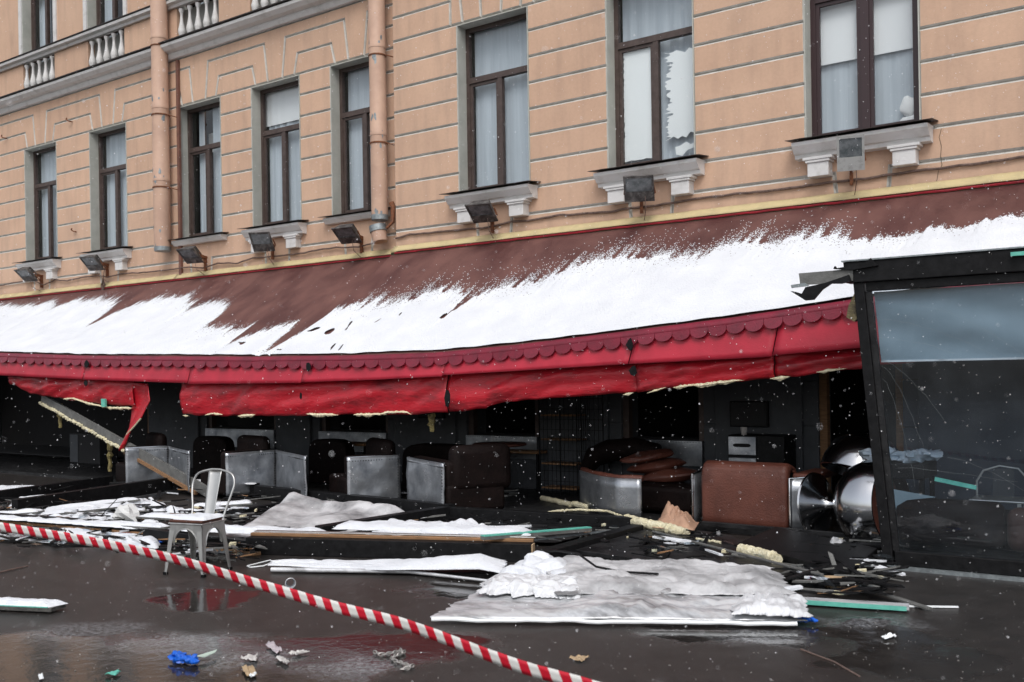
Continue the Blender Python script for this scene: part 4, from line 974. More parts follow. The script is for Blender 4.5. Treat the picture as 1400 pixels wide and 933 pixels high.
# toppled polished steel tulip chairs
def frame_to(dirv):
    q = Vector(dirv).normalized().to_track_quat('Z', 'Y'); return q.to_matrix().to_4x4()
c0 = atY(1142, 690, 9.75)
t = thing('steel_tulip_chair', 'overturned polished steel tulip chair lying on its side, disc foot to the left', 'chair', c0)
Md = frame_to((.967, -.234, .08))
prof = [(q_ * 1.1, z_ * 1.1) for q_, z_ in [(.29, -.20), (.285, -.185), (.20, -.15), (.10, -.10), (.045, -.05), (.035, 0), (.045, .05), (.10, .09)]]
make('trumpet_foot', MB().lathe(prof, 40, Md), 'steel', t, True)
bowl = [(q_ * 1.14, z_ * 1.1) for q_, z_ in [(.10, .09), (.24, .13), (.33, .22), (.37, .34), (.36, .46), (.33, .54), (.315, .54), (.34, .45), (.345, .34), (.31, .24), (.2, .17), (.01, .14)]]
make('shell', MB().lathe(bowl, 44, Md, cap=False), 'steel', t, True)
make('cushion', MB().lathe([(.01, .24), (.22, .26), (.31, .33), (.33, .44), (.30, .50), (.01, .50)], 36, Md), 'leather', t, True)
c1 = atY(1182, 634, 10.2)
t = thing('steel_tulip_chair', 'polished steel shell chair tipped over behind the overturned tulip chair', 'chair', c1)
Md = frame_to((-.18, -.30, -.92)) ; bowl2 = [(.02, -.30), (.2, -.27), (.34, -.16), (.40, 0), (.41, .12), (.395, .125), (.38, .02), (.32, -.13), (.18, -.23), (.01, -.26)]
make('shell', MB().lathe(bowl2, 44, Md, cap=False), 'steel', t, True)
make('cushion', MB().lathe([(.01, -.18), (.26, -.10), (.33, 0), (.30, .05), (.01, .06)], 36, Md), 'leather', t, True)
make('trumpet_foot', MB().lathe([(.035, -.62), (.03, -.45), (.05, -.34), (.12, -.29)], 24, Md), 'steel', t, True)
# riveted cabinet
a = atY(994, 595, 11.3); b = atY(1033, 595, 11.3); c = atY(1071, 595, 11.3)
t = thing('riveted_cabinet', 'small metal clad drawer cabinet with a cut-out handle, against the grey pier', 'cabinet', (a.x, 11.3, .05)); h = a.z - .05; w1 = b.x - a.x; w2 = c.x - a.x
bevel(make('body', MB().box(0, w2, .02, .42, 0, h), 'black', t), .01)
for k in range(3):
    d = bevel(make('drawer', MB().box(.015, w1, -.004, .018, h - .255 * (k + 1) + .02, h - .255 * k - .015), 'alu', t), .004)
    zz = h - .255 * k - .12; xc = (w1 + .015) / 2
    P = [(xc + .09 * math.cos(a_) * (1 + .25 * abs(math.cos(a_))), zz + (.022 + .02 * abs(math.cos(a_)) ** 3) * math.sin(a_)) for a_ in [2 * math.pi * q / 20 for q in range(20)]]
    make('handle_slot', MB().prism([(x, -.0075, z) for x, z in P], (0, .003, 0)), 'black', d)
p = atY(1017, 592, 11.4)
tag(make('paper_cup', MB().lathe([(.03, 0), (.04, .09), (.037, .09)], 16, Matrix.Translation((p.x, 11.4, .05 + h + .003))), 'ppr', smooth=True), 'small pale cup standing on the riveted cabinet', 'cup')
# dark cupboards at the far left interior
a = atY(95, 596, 11.4); b = atY(136, 596, 11.4)
t = thing('dark_cupboard', 'dark cupboard with grey door edge deep under the left end of the awning', 'cupboard', (a.x, 11.4, .05))
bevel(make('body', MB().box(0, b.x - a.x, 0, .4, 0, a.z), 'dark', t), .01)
make('door_edge', MB().box(.03, .32, -.012, -.002, .02, a.z - .02), 'greywall', t)

# ------------------------------------------------------------------ leaning glazed panel at the right
YP = 8.70
bl = atY(1210, 777, YP); tl = atY(1166, 366, YP)
lean = (tl.x - bl.x) / (tl.z - bl.z); HX = 2.62
t = thing('glazed_panel', 'tall black framed glass wind screen panel still standing at the right', 'glass panel', (bl.x, YP, 0))
def sx(z): return lean * z
Wp = 3.0
mb = MB()
def slab(u0, u1, z0, z1, y0, y1, mb):
    return mb.hexa([(u0 + sx(z0), y0, z0), (u1 + sx(z0), y0, z0), (u1 + sx(z0), y1, z0), (u0 + sx(z0), y1, z0), (u0 + sx(z1), y0, z1), (u1 + sx(z1), y0, z1), (u1 + sx(z1), y1, z1), (u0 + sx(z1), y1, z1)])
bevel(make('stile', slab(0, .085, .02, 2.42, -.05, .05, MB()), 'black', t), .006)
bevel(make('bottom_rail', slab(.10, Wp, .03, .15, -.04, .04, MB()), 'black', t), .006)
bevel(make('top_rail', slab(-.06, Wp, 2.422, 2.60, -.07, .07, MB()), 'black', t), .006)
bevel(make('inner_rail', slab(.10, Wp, 2.345, 2.42, -.035, .035, MB()), 'black', t), .004)
make('stile_lining', slab(.087, .135, .15, 2.345, -.02, .02, MB()), 'deck', t)
make('top_flashing', slab(-.07, Wp, 2.603, 2.615, -.085, .08, MB()), 'galv', t)
make('bottom_lip', slab(.02, Wp, 0.0, .028, -.09, .06, MB()), 'galv', t)
gp = make('glass_pane', slab(.135, Wp, .15, 2.345, -.004, .004, MB()), 'panelglass', t)
zf_b = atY(1250, 494, YP + .06).z
make('blind', MB().grid(lambda u, v: (.14 + (Wp - .14) * u + sx(2.34 - (2.34 - zf_b) * v), .05 + .014 * nz(u * 4 + v * 3, v * 3, 0) + .010 * math.sin((u * 5 - v * 3.2) * 3.1), 2.34 - (2.34 - zf_b) * v), 60, 24), 'film', t, True)
make('blind_hem', slab(.14, Wp, zf_b - .004, zf_b + .012, .035, .06, MB()), 'sheet', t)
# scratches / cracks in the glass
cr = MB(); rc = random.Random(3)
for (x_, z_, dx_, dz_, n_) in ((.2, 2.1, .9, -.35, 12), (.15, 1.75, .5, -.5, 10), (.15, 1.7, .35, -.75, 10), (.15, 1.95, .6, -.15, 8), (.5, 2.2, .8, -.45, 9), (.6, .95, .9, -.5, 8), (.2, .85, .9, -.08, 8), (.15, 1.6, .25, -.9, 9)):
    P = []
    for k in range(n_ + 1):
        u = k / n_; P.append((x_ + dx_ * u + rc.uniform(-.008, .008) + sx(z_), -.007, z_ + dz_ * u ** 1.5 + rc.uniform(-.006, .006)))
    cr.tube(P, .0007, 4)
make('cracks', cr, 'galv', t, kind='stuff')
# things behind the panel
pt = atY(1237, 612, 9.9)
t = thing('side_table', 'black low table behind the glass panel carrying the blue crumpled tissues', 'table', (pt.x - .2, 9.9, .05))
bevel(make('top', MB().box(-.15, .42, -.2, .3, .60, .74), 'black', t), .01)
for q in ((-.1, -.15), (.36, -.15), (-.1, .25), (.36, .25)): make('leg', MB().box(q[0], q[0] + .04, q[1], q[1] + .04, 0, .60), 'black', t)
mb = MB()
for k in range(9): mb.blob((pt.x - .3 + .07 * k, 9.85 + .05 * math.sin(k * 2), .86 + .02 * math.sin(k)), (.085, .07, .05), k, 1.1, 12, 8)
tag(make('tissue_pile', mb, mat('pale_blue_tissue', (.35, .44, .52), .8, col2=(.55, .60, .66), nscale=9), smooth=True), 'crumpled pale blue tissues heaped on the table behind the glass panel', 'tissues')
p0 = atY(1216, 700, 9.5); t = thing('sofa', 'long low dark brown sofa seen through the glass panel', 'sofa', (p0.x, 9.5, .05))
for x_, w_ in ((0, .95), (.97, 1.3)):
    bevel(make('backrest', MB().box(x_, x_ + w_, 0, .25, .02, .44 - .04 * x_), 'darkleather' if x_ == 0 else 'brownshade', t, True), .09, 4)
bevel(make('seat', MB().box(.03, 2.2, .2, .8, .02, .3), 'darkleather', t, True), .05, 3)
tag(make('teal_glass_piece', MB().beam(atY(1278, 655, 9.3), atY(1335, 667, 9.3), .015, .035), 'teal'), 'broken teal edged piece behind the glass panel above the dark sofa', 'glass piece')
tag(make('pale_glass_corner', MB().prism([atY(x, y, 9.2) for x, y in ((1215, 668), (1280, 680), (1240, 684), (1226, 692), (1218, 722))], (0, .006, 0)), 'film'), 'pale bluish broken glass corner just inside the glass panel stile', 'glass piece')
p0 = atY(1335, 636, 10.3); p1 = atY(1400, 640, 10.3)
t = thing('wire_back_chair', 'cafe chair with thin steel hoop back seen through the glass panel', 'chair', (p0.x, 10.3, .05)); w = .46; h = p0.z - .0
make('back_hoop', MB().tube([(0, 0, .4), (.0, 0, h - .2), (.06, 0, h - .1), (.2, 0, h - .05), (.36, 0, h - .07), (.45, 0, h - .18), (.46, 0, .4)], .01, 8), 'chairsteel', t, True)
make('splat', MB().box(.14, .32, 0, .006, .42, h - .08), 'greywall', t)
bevel(make('seat', MB().box(0, .46, -.4, 0, .40, .42), 'chairsteel', t), .008)
for q in ((.02, -.02), (.42, -.02), (.02, -.38), (.42, -.38)): make('leg', MB().beam((q[0], q[1], 0), (q[0], q[1], .4), .03, .03, (0, 1, 0)), 'chairsteel', t)
# torn metal and membrane at the panel's upper corner
c = lambda x, y, d=8.62: atY(x, y, d)
t = thing('torn_flashing', 'grey torn metal strip sticking out left of the glass panel top', 'metal strip', c(1165, 375))
o_ = c(1165, 375)
def rel(pts, d=8.62): return [c(x, y, d) - o_ for x, y in pts]
make('metal_plate', MB().prism(rel([(1092, 374), (1140, 370), (1166, 367), (1166, 384), (1130, 388), (1094, 390)]), (0, .02, 0)), 'paleboard', t)
make('bent_tip', MB().prism(rel([(1081, 390), (1100, 387), (1106, 391), (1082, 394)], 8.60), (0, .02, 0)), 'galv', t)
t = thing('torn_membrane', 'ragged black roofing membrane dangling below the torn metal strip', 'membrane', c(1120, 395))
o_ = c(1120, 395)
make('dangling_strip', solid(make('dangling_strip', MB().prism(rel([(1080, 398), (1086, 399), (1096, 402), (1101, 393), (1128, 387), (1160, 376), (1163, 385), (1150, 388), (1136, 388), (1124, 396), (1112, 410), (1101, 411), (1090, 404)], 8.58), (0, .03, 0)), 'black', t), .001).data and MB().prism(rel([(1139, 368), (1141, 364), (1143, 367), (1155, 365), (1180, 362), (1190, 353), (1200, 363), (1166, 369)], 8.60), (0, .04, 0)), 'black', t)
t = tag(make('foam_wedge', MB().prism([c(x, y, 8.66) for x, y in ((1172, 393), (1178, 395), (1177, 430), (1168, 440), (1157, 434), (1160, 418))], (0, .06, 0)), mat('grimy_foam', (.17, .14, .07), .9, col2=(.05, .04, .025), nscale=14, bump=.5)), 'grimy yellow foam wedge hanging under the panel corner', 'foam')
t = tag(make('loose_strip', MB().prism([c(x, y, 8.7) for x, y in ((1297, 348), (1300, 345), (1392, 349), (1400, 346), (1440, 342), (1440, 352), (1300, 356))], (0, .05, 0)), 'black'), 'loose black strip lying on top of the glass panel frame', 'strip')
tag(make('teal_edge_strip', MB().beam(atY(1382, 348, 8.6), atY(1460, 342, 8.6), .03, .03), 'teal'), 'short teal strip on top of the glass panel at the photo edge', 'strip')

# ------------------------------------------------------------------ fallen frames on the ground
def G(px, py, z=0.0): return atZ(px, py, z)
F1 = thing('fallen_window_frame', 'large black steel window frame lying flat with snow in its bays, left of the long beam', 'window frame', (-11, 8, 0))
def f1(name, mb, mt, par=F1, loc=Vector((-11, 8, 0)), smooth=False):
    o = make(name, mb, mt, par, smooth); o.matrix_parent_inverse = Matrix.Translation(-loc); return o
def bar(p, q, w, h, z0=0.0, z1=None, par=F1, name='beam', mt='black', loc=Vector((-11, 8, 0))):
    z1 = z0 if z1 is None else z1
    a = Vector((p.x, p.y, z0 + h / 2)); b = Vector((q.x, q.y, z1 + h / 2))
    return bevel(f1(name, MB().beam(a, b, w, h), mt, par, loc), .006)
bar(G(-40, 694), G(152, 666), .10, .16, .02, .02)
bar(G(20, 707), G(240, 673), .11, .20, .02, .04)
bar(G(240, 674), G(352, 681), .11, .17, .04, .04)
bar(G(352, 682), G(618, 712), .12, .17, .02, .02)
bar(G(618, 711), G(436, 742), .13, .15, .02, .02)
bar(G(438, 688), G(300, 712), .08, .08, .02, .02)
bar(G(150, 672), G(240, 668), .08, .12, .02)
bar(G(-60, 716), G(232, 737), .08, .10, .06, .05)
F2 = thing('fallen_door_frame', 'thick black beam frame with wooden core lying in front, right bay dark', 'window frame', (-6, 8, 0)); L2 = Vector((-6, 8, 0))
a, b = G(340, 757), G(728, 768)
# front beam with visible timber core and a pale metal lip
for nm, w, h, z, mt in (('beam', .12, .165, .0, 'black'),):
    bar(a, b, w, h, z, z, F2, nm, mt, L2)
off = Vector((-.02, .055, 0))
bar(a + off, b + off, .05, .03, .165, .165, F2, 'timber_core', 'wood', L2)
bar(a + off * 1.5 + Vector((0, .03, 0)), b + off * 1.5 + Vector((0, .03, 0)), .07, .012, .196, .196, F2, 'metal_lip', 'chairsteel', L2)
dv = (b - a).normalized()
bevel(f1('end_cap', MB().beam(b + Vector((0, 0, .085)) + dv * .002, b + Vector((0, 0, .085)) + dv * .014, .10, .15), 'card', F2, L2), .002)
bar(G(618, 712), G(868, 728), .12, .14, .02, .02, F2, 'beam', 'black', L2)
bar(G(872, 733), G(742, 772), .14, .10, .02, .02, F2, 'beam', 'black', L2)
bar(G(200, 742), G(352, 757), .09, .10, .05, .02, F2, 'beam', 'black', L2)
bar(G(270, 748), G(352, 760), .10, .035, .0, .0, F2, 'timber_core', 'wood', L2)
f1('glass_pane', MB().hexa([tuple(G(470, 738, .03)), tuple(G(760, 742, .03)), tuple(G(840, 722, .03)), tuple(G(622, 712, .03)), tuple(G(470, 738, .04)), tuple(G(760, 742, .04)), tuple(G(840, 722, .04)), tuple(G(622, 712, .04))]), 'deck', F2, L2)
# long outer beam at left
F3 = thing('long_fallen_beam', 'long layered black and timber beam on the ground behind the barrier tape', 'beam', (-10, 6.5, 0)); L3 = Vector((-10, 6.5, 0))
a, b = G(-60, 716), G(236, 742)
bar(a, b, .10, .055, .0, .0, F3, 'lower_board', 'paleboard', L3); bar(a + Vector((0, .01, 0)), b + Vector((0, .01, 0)), .09, .03, .057, .057, F3, 'timber_core', 'wood', L3); bar(a + Vector((0, .02, 0)), b + Vector((0, .02, 0)), .10, .028, .089, .089, F3, 'cover_strip', 'black', L3)
# black panels at right of the frames
F4 = thing('fallen_black_panel', 'flat black wall panels lying under the brown armchair and glass panel', 'panel', (-4, 8.8, 0)); L4 = Vector((-4, 8.8, 0))
def quadslab(P, z0, z1, name, mt, par, loc):
    V = [Vector((p.x, p.y, z0)) for p in P] + [Vector((p.x, p.y, z1)) for p in P]
    return bevel(f1(name, MB().hexa(V), mt, par, loc), .004)
quadslab([G(770, 760), G(1128, 812), G(1000, 742), G(880, 722)], .03, .07, 'panel', 'deck', F4, L4)
quadslab([G(1010, 762), G(1160, 806), G(1200, 770), G(1060, 738)], .075, .13, 'panel', 'black', F4, L4)
bar(G(893, 738), G(1125, 812), .03, .02, .072, .131, F4, 'edge_strip', 'paleboard', L4)
bar(G(960, 728), G(1180, 748), .05, .05, .07, .07, F4, 'edge_strip', 'deck', L4)
bar(G(1120, 812), G(1212, 770), .06, .03, .0, .0, F4, 'edge_strip', 'black', L4)

# sheets ----------------------------------------------------------------------
def sheet(name, corners, nu, nv, hf, mt, label, cat, th=.006):
    c0, c1, c2, c3 = corners  # near-left, near-right, far-right, far-left (x,y,z)
    def fn(u, v):
        p = (c0 * (1 - u) + c1 * u) * (1 - v) + (c3 * (1 - u) + c2 * u) * v
        dx, dy, dz = hf(u, v); return p + Vector((dx, dy, dz))
    o = make(name, MB().grid(fn, nu, nv), mt, smooth=True); solid(o, th, 1); return tag(o, label, cat)
def ridged(u, v, s=1, sd=0):
    return abs(nz(u * 3.2 * s + sd, v * 2.6 * s, sd)) + .5 * abs(nz(u * 7 * s, v * 7 * s + u * 3, sd + 4)) + .25 * abs(nz(u * 16 * s, v * 15 * s, sd + 8))
V3 = Vector
def edge(u, v, k=9): return min(1, min(u, 1 - u, v, 1 - v) * k)
def rag(u, v, sd, a=.06):  # torn outline
    e = edge(u, v, 8); return (a * (nz(v * 5, sd, 1) + .5 * nz(v * 17, sd, 2)) * (1 - e), a * (nz(u * 9, 2, sd) + .5 * nz(u * 31, 3, sd)) * (1 - e))
def hzA(u, v):
    e = edge(u, v); r_ = rag(u, v, 1, .05)
    return (r_[0], r_[1] * (0 if v < .2 else 1), .012 + e * (.012 + .058 * crumple(u * 8, v * 2.2, 1) * min(1, .12 + max(0, u - .10) * 2.4) + .05 * max(0, nz(u * 3, v, 9)) + .035 * abs(nz(u * 2.2 + v, v * 7, 41)) * min(1, u * 3)))
sheet('plastic_sheet', [G(588, 847, .02), G(1104, 852, .02), G(1085, 806, .04), G(652, 812, .03)], 220, 50, hzA, 'sheet', 'flat dirty white plastic sheet along the front of the wreckage, centre right', 'plastic sheet', .004)
def hzB(u, v):
    e = edge(u, v); r_ = rag(u, v, 5, .10)
    return (r_[0], r_[1], .03 + e * (.015 + .075 * crumple(u * 4.6, v * 2.8, 6) + .03 * math.sin(math.pi * v)))
sheet('rumpled_film', [G(652, 817, .05), G(800, 826, .04), G(812, 800, .05), G(672, 796, .06)], 120, 80, hzB, 'film_white', 'rumpled white film folded over the left end of the dirty plastic sheet', 'plastic film', .004)
def hzC(u, v):
    e = edge(u, v); r_ = rag(u, v, 8, .09)
    return (r_[0], r_[1], .05 + e * (.02 +   .055 * crumple(u * 8.5, v * 3.4, 12) + .015 * nz(u * 5, v * 3, 2) + .045 * abs(nz(u * 2.5 - v, v * 6, 51))))
sheet('torn_sheet', [G(760, 822, .05), G(1088, 824, .04), G(1060, 786, .05), G(742, 772, .05)], 160, 60, hzC, 'greysheet', 'grey torn sheeting with dark creases behind the dirty plastic sheet', 'sheeting', .004)
def hzD(u, v):
    e = edge(u, v); r_ = rag(u, v, 14, .05)
    return (r_[0], r_[1], .04 + e * (.01 + .07 * crumple(u * 4, v * 2, 22) + .02 * math.sin(math.pi * u)))
sheet('bulging_film', [G(1000, 848, .04), G(1108, 853, .03), G(1100, 828, .04), G(1010, 826, .04)], 80, 40, hzD, 'film_white', 'bright bulging film at the right end of the plastic sheet by a blue glove', 'plastic film', .004)
a_, b_ = G(590, 847, .035), G(1090, 853, .035)
mb = MB(); pts = [a_.lerp(b_, k / 30) + Vector((0, .02 * nz(k * .3, 0, 0), .012 * nz(k * .4, 3, 0))) for k in range(31)]
mb.tube(pts, .014, 8)
tag(make('sheet_edge_tube', mb, 'paper', smooth=True), 'thin white rolled hem along the front of the large plastic sheet', 'plastic hem')
def hz2(u, v):
    e = edge(u, v, 8); rt = max(0, (u - .45)) / .55
    return (rag(u, v, 3, .05)[0], .03 * nz(u * 6, 1, 0), .02 + e * .035 * crumple(u * 6, v, 6) + (.13 * rt * math.sin(math.pi * min(1, v * .8 + .15))) * (1 - .8 * max(0, u - .9) * 10 * .9))
sheet('snowy_sheet', [G(366, 777, .02), G(690, 792, .02), G(692, 771, .04), G(372, 770, .04)], 120, 24, hz2, 'snow', 'long snow covered strip of sheeting in front of the black beam', 'snowy sheet')
tag(make('sheet_roll', MB().tube([G(371, 779, .03), G(450, 780, .03), G(560, 782, .03), G(690, 797, .02)], [.022, .02, .016, .01], 10), 'sheet', smooth=True), 'thin rolled plastic tube below the snowy strip of sheeting', 'roll')
def hz3(u, v):
    e = edge(u, v, 8); r_ = rag(u, v, 6, .08)
    return (r_[0], r_[1], .03 + e * (  .02 + .075 * crumple(u * 4.2, v * 2.2, 31) + .11 * math.exp(-((u - .16) / .15) ** 2 - ((v - .62) / .35) ** 2) + .10 * math.exp(-((v - .84 + .1 * u) / .07) ** 2) + .06 * math.exp(-((u - .62) / .16) ** 2 - ((v - .45) / .3) ** 2)))
sheet('grey_tarpaulin', [G(300, 741, .04), G(446, 738, .04), G(600, 708, .06), G(385, 695, .06)], 110, 60, hz3, 'greysheet', 'wrinkled grey white tarpaulin inside the fallen frame right of the steel chair', 'tarpaulin')
# snow covered boards between the left frame beams
def snowslab(poly, z, th, label, seed, name='snow_patch', mt='snow', amp=.02, n=60):
    # irregular heap over a quad
    c0, c1, c2, c3 = poly
    def fn(u, v):
        p = (c0 * (1 - u) + c1 * u) * (1 - v) + (c3 * (1 - u) + c2 * u) * v
        e = min(u, 1 - u) * 1.0; e2 = min(v, 1 - v)
        k = min(1, e * 14) ** .5 * min(1, e2 * 4) ** .5
        wob = 1 - k
        return Vector((p.x + .06 * nz(p.y * 6, seed, 0) * wob, p.y + .06 * nz(p.x * 7, seed, 2) * wob, z + k * (th + amp * nz(p.x * 5, p.y * 5, seed) + amp * .5 * nz(p.x * 14, p.y * 14, seed))))
    return tag(make(name, MB().grid(fn, n, 14), mt, smooth=True), label, 'snow', kind='stuff')
snowslab([G(12, 701), G(60, 697), G(176, 678), G(22, 689)], .05, .07, 'flat snow between the two left diagonal black beams', 1)
snowslab([G(-40, 682), G(20, 676), G(62, 672), G(-40, 672)], .05, .06, 'snow at the far left edge behind the fallen frame', 2)
snowslab([G(-60, 720), G(232, 742), G(238, 736), G(-60, 714)], .118, .03, 'thin snow line along the top of the long fallen beam', 3)
snowslab([G(240, 747), G(450, 756), G(452, 750), G(240, 741)], .155, .05, 'snow along the beam behind the steel chair', 4)
snowslab([G(452, 751), G(725, 763), G(728, 754), G(470, 742)], .20, .045, 'snow strip lying along the thick black beam', 5)
snowslab([G(500, 738), G(690, 740), G(640, 728), G(540, 727)], .05, .09, 'small snow drift inside the right bay of the fallen frame', 6, amp=.05)
snowslab([G(60, 734), G(215, 752), G(222, 742), G(62, 727)], .01, .07, 'snow heap between barrier tape and long beam', 7)
mnd = MB()
for k, (px, py, rx, ry, rz) in enumerate(((722, 789, .22, .20, .10), (745, 785, .24, .2, .13), (768, 792, .22, .18, .08), (706, 796, .16, .12, .06), (735, 778, .2, .14, .12))): mnd.blob(G(px, py, .05), (rx, ry, rz), k + 40, .5, 24, 14)
tag(make('snow_mound', mnd, 'snow', smooth=True), 'rounded snow mound at the left back of the plastic sheet', 'snow', kind='stuff')
snowslab([G(242, 676), G(348, 683), G(350, 680), G(244, 673)], .208, .012, 'snow on the back beam behind the steel chair', 12, amp=.006)
# snow lumps on debris
lumps = [(95, 703, .22, .13, .07), (128, 700, .2, .12, .08), (113, 709, .16, .10, .06), (142, 698, .13, .09, .05), (165, 693, .24, .10, .06), (185, 690, .25, .12, .07), (208, 692, .25, .12, .06), (190, 700, .10, .08, .06), (218, 700, .12, .08, .05),
         (238, 699, .25, .10, .05), (80, 709, .18, .10, .05), (150, 708, .10, .08, .06), (40, 710, .14, .09, .05), (20, 711, .14, .08, .05), (60, 712, .12, .08, .05), (205, 716, .11, .07, .04), (262, 700, .22, .08, .04), (300, 697, .2, .06, .03), (135, 712, .14, .07, .05)]
big = {0: 'long rounded snow lump leftmost behind the middle of the long fallen beam', 1: 'snow lump right behind the long leftmost lump, before the diagonal beam', 2: 'round snow lump touching the pale angular block on its left',
       4: 'snow lump against the upper left edge of the pale angular block', 5: 'largest snow lump, behind the pale angular block', 6: 'flat snow lump right of the largest lump, left of the steel chair', 9: 'snow lump directly behind the hoop of the steel chair', 16: 'low flat snow lump seen through the steel chair back'}
small = MB()
for i, (px, py, rx, ry, rz) in enumerate(lumps):
    p = G(px, py, .08)
    if i in big:
        o = make('snow_lump', MB().blob((0, 0, 0), (rx, ry, rz), i, .6, 16, 10), 'snow', smooth=True); o.location = p; o.rotation_euler = (0, 0, i)
        tag(o, big[i], 'snow lump', 'snow lumps on the fallen frame debris')
    else: small.blob(p, (rx, ry, rz), i, .6, 14, 9)
tag(make('small_snow_clumps', small, 'snow', smooth=True), 'small loose snow clumps scattered over the debris in the left frame bays', 'snow', kind='stuff')
boards = [((30, 707), (168, 692), .24, 'long snow covered board in the left bay, nearest the diagonal beam'), ((60, 699), (190, 683), .16, 'narrow snow covered board along the second diagonal beam'), ((196, 706), (300, 712), .22, 'snow covered board behind the steel chair seat'),
          ((120, 716), (228, 722), .14, 'thin snow covered board just behind the long fallen beam'), ((262, 694), (345, 688), .20, 'snow covered board seen through the hoop of the steel chair'), ((-20, 706), (56, 700), .16, 'snow covered board at the far left edge of the fallen frame')]
for k, (p_, q_, w_, lb_) in enumerate(boards):
    a, b = G(*p_, .10), G(*q_, .12 + .03 * (k % 2)); d = b - a; L_ = d.length; dn = d.normalized(); sn = Vector((-dn.y, dn.x, 0)).normalized()
    t = thing('snowy_board', lb_, 'board', a, group='snow covered boards in the fallen frame')
    make('board', MB().beam((0, 0, 0), d, w_, .02), 'paleboard', t)
    g = MB().grid(lambda u, v: d * (.02 + .96 * u) + sn * (v - .5) * w_ * (.95 + .25 * nz(u * 9, k, v * 2)) + Vector((0, 0, .011 + (.03 + .018 * nz(u * L_ * 5, v * 3, k)) * min(1, min(v, 1 - v) * 5, min(u, 1 - u) * 14) ** .5)), 50, 8)
    make('snow_layer', g, 'snow', t, True)
# concrete block with snow and dark rubble
tag(make('concrete_lump', MB().blob(G(172, 706, .10), (.20, .13, .14), 4, .7, 12, 8), mat('snowy_white_block', (.62, .62, .61), .8), smooth=False), 'pale angular block among the snow lumps in the left bay', 'block')
rub = MB(); rr = random.Random(11)
for k in range(150):
    px, py = rr.choice([(rr.uniform(110, 330), rr.uniform(692, 716)), (rr.uniform(240, 330), rr.uniform(742, 766)), (rr.uniform(1090, 1210), rr.uniform(735, 790)), (rr.uniform(0, 130), rr.uniform(700, 716))])
    rub.blob(G(px, py, .02), (rr.uniform(.02, .09), rr.uniform(.02, .05), rr.uniform(.01, .04)), k, .9, 6, 4)
tag(make('dark_rubble', rub, 'concrete'), 'scattered dark wet rubble and splinters in the fallen frames', 'rubble', kind='stuff')
zones = [((-20, 340), (688, 716), 110), ((320, 620), (680, 735), 35), ((620, 860), (716, 745), 25), ((880, 1080), (738, 775), 30), ((1080, 1215), (742, 800), 80), ((-20, 240), (726, 752), 40), ((230, 360), (742, 768), 35), ((1080, 1200), (798, 815), 16), ((60, 700), (668, 690), 35)]
def shards(name, mt, label, frac, L0, L1, w0, w1, th, seed):
    r5 = random.Random(seed); mb = MB()
    for (xa, xb), (ya, yb), n in zones:
        for k in range(int(n * frac)):
            p = G(r5.uniform(xa, xb), r5.uniform(ya, yb), .05); d = Vector((r5.gauss(0, 1), r5.gauss(0, .55), r5.gauss(0, .07))).normalized(); L = r5.uniform(L0, L1); w = r5.uniform(w0, w1)
            n_ = Vector((-d.y, d.x, r5.uniform(-.3, .3))).normalized(); c = p + Vector((0, 0, r5.uniform(0, .07)))
            P = [c - d * L / 2 - n_ * w * .5, c + d * L * r5.uniform(.3, .5) - n_ * w * r5.uniform(.1, .6), c + d * L / 2 + n_ * w * r5.uniform(0, .5), c - d * L * r5.uniform(.2, .45) + n_ * w * .5]
            mb.prism(P, (0, 0, th))
    return tag(make(name, mb, mt), label, 'debris', kind='stuff')
shards('dark_splinters', 'black', 'dark splintered strips strewn through the fallen frames', 1.0, .10, .55, .015, .06, .012, 1)
shards('grey_splinters', 'paleboard', 'grey board splinters strewn through the fallen frames', .45, .08, .45, .01, .05, .012, 2)
shards('snowy_splinters', 'snow', 'snow dusted scraps strewn through the fallen frames', .17, .08, .45, .02, .07, .018, 3)
shards('glass_shards', 'panelglass', 'broken glass shards among the wreckage', .5, .05, .22, .04, .12, .004, 4)
shards('wood_splinters', 'wood', 'raw wood splinters among the wreckage', .16, .08, .35, .008, .03, .01, 5)
shards('foam_crumbs', 'foam', 'yellow foam crumbs among the wreckage', .10, .03, .09, .02, .05, .025, 6)
# small pale splinters, glass grains and paper specks on the ground
spk = MB()
for k in range(900):
    if k < 700: p = G(rr.uniform(0, 1400), rr.uniform(735, 932), .003)
    else: p = G(rr.gauss(1150, 50), rr.uniform(735, 800), .02 if k % 2 else .003)
    s_ = (rr.uniform(.0008, .0028) if rr.random() < .85 else rr.uniform(.003, .006)) if k < 700 else rr.uniform(.003, .010); ang = rr.uniform(0, 6.3)
    spk.cbox(p, (s_ * rr.uniform(1, 3), s_, .003), Matrix.Rotation(ang, 3, 'Z'))
tag(make('ground_specks', spk, 'chain'), 'tiny pale splinters and paper specks scattered over the wet asphalt', 'specks', kind='stuff')

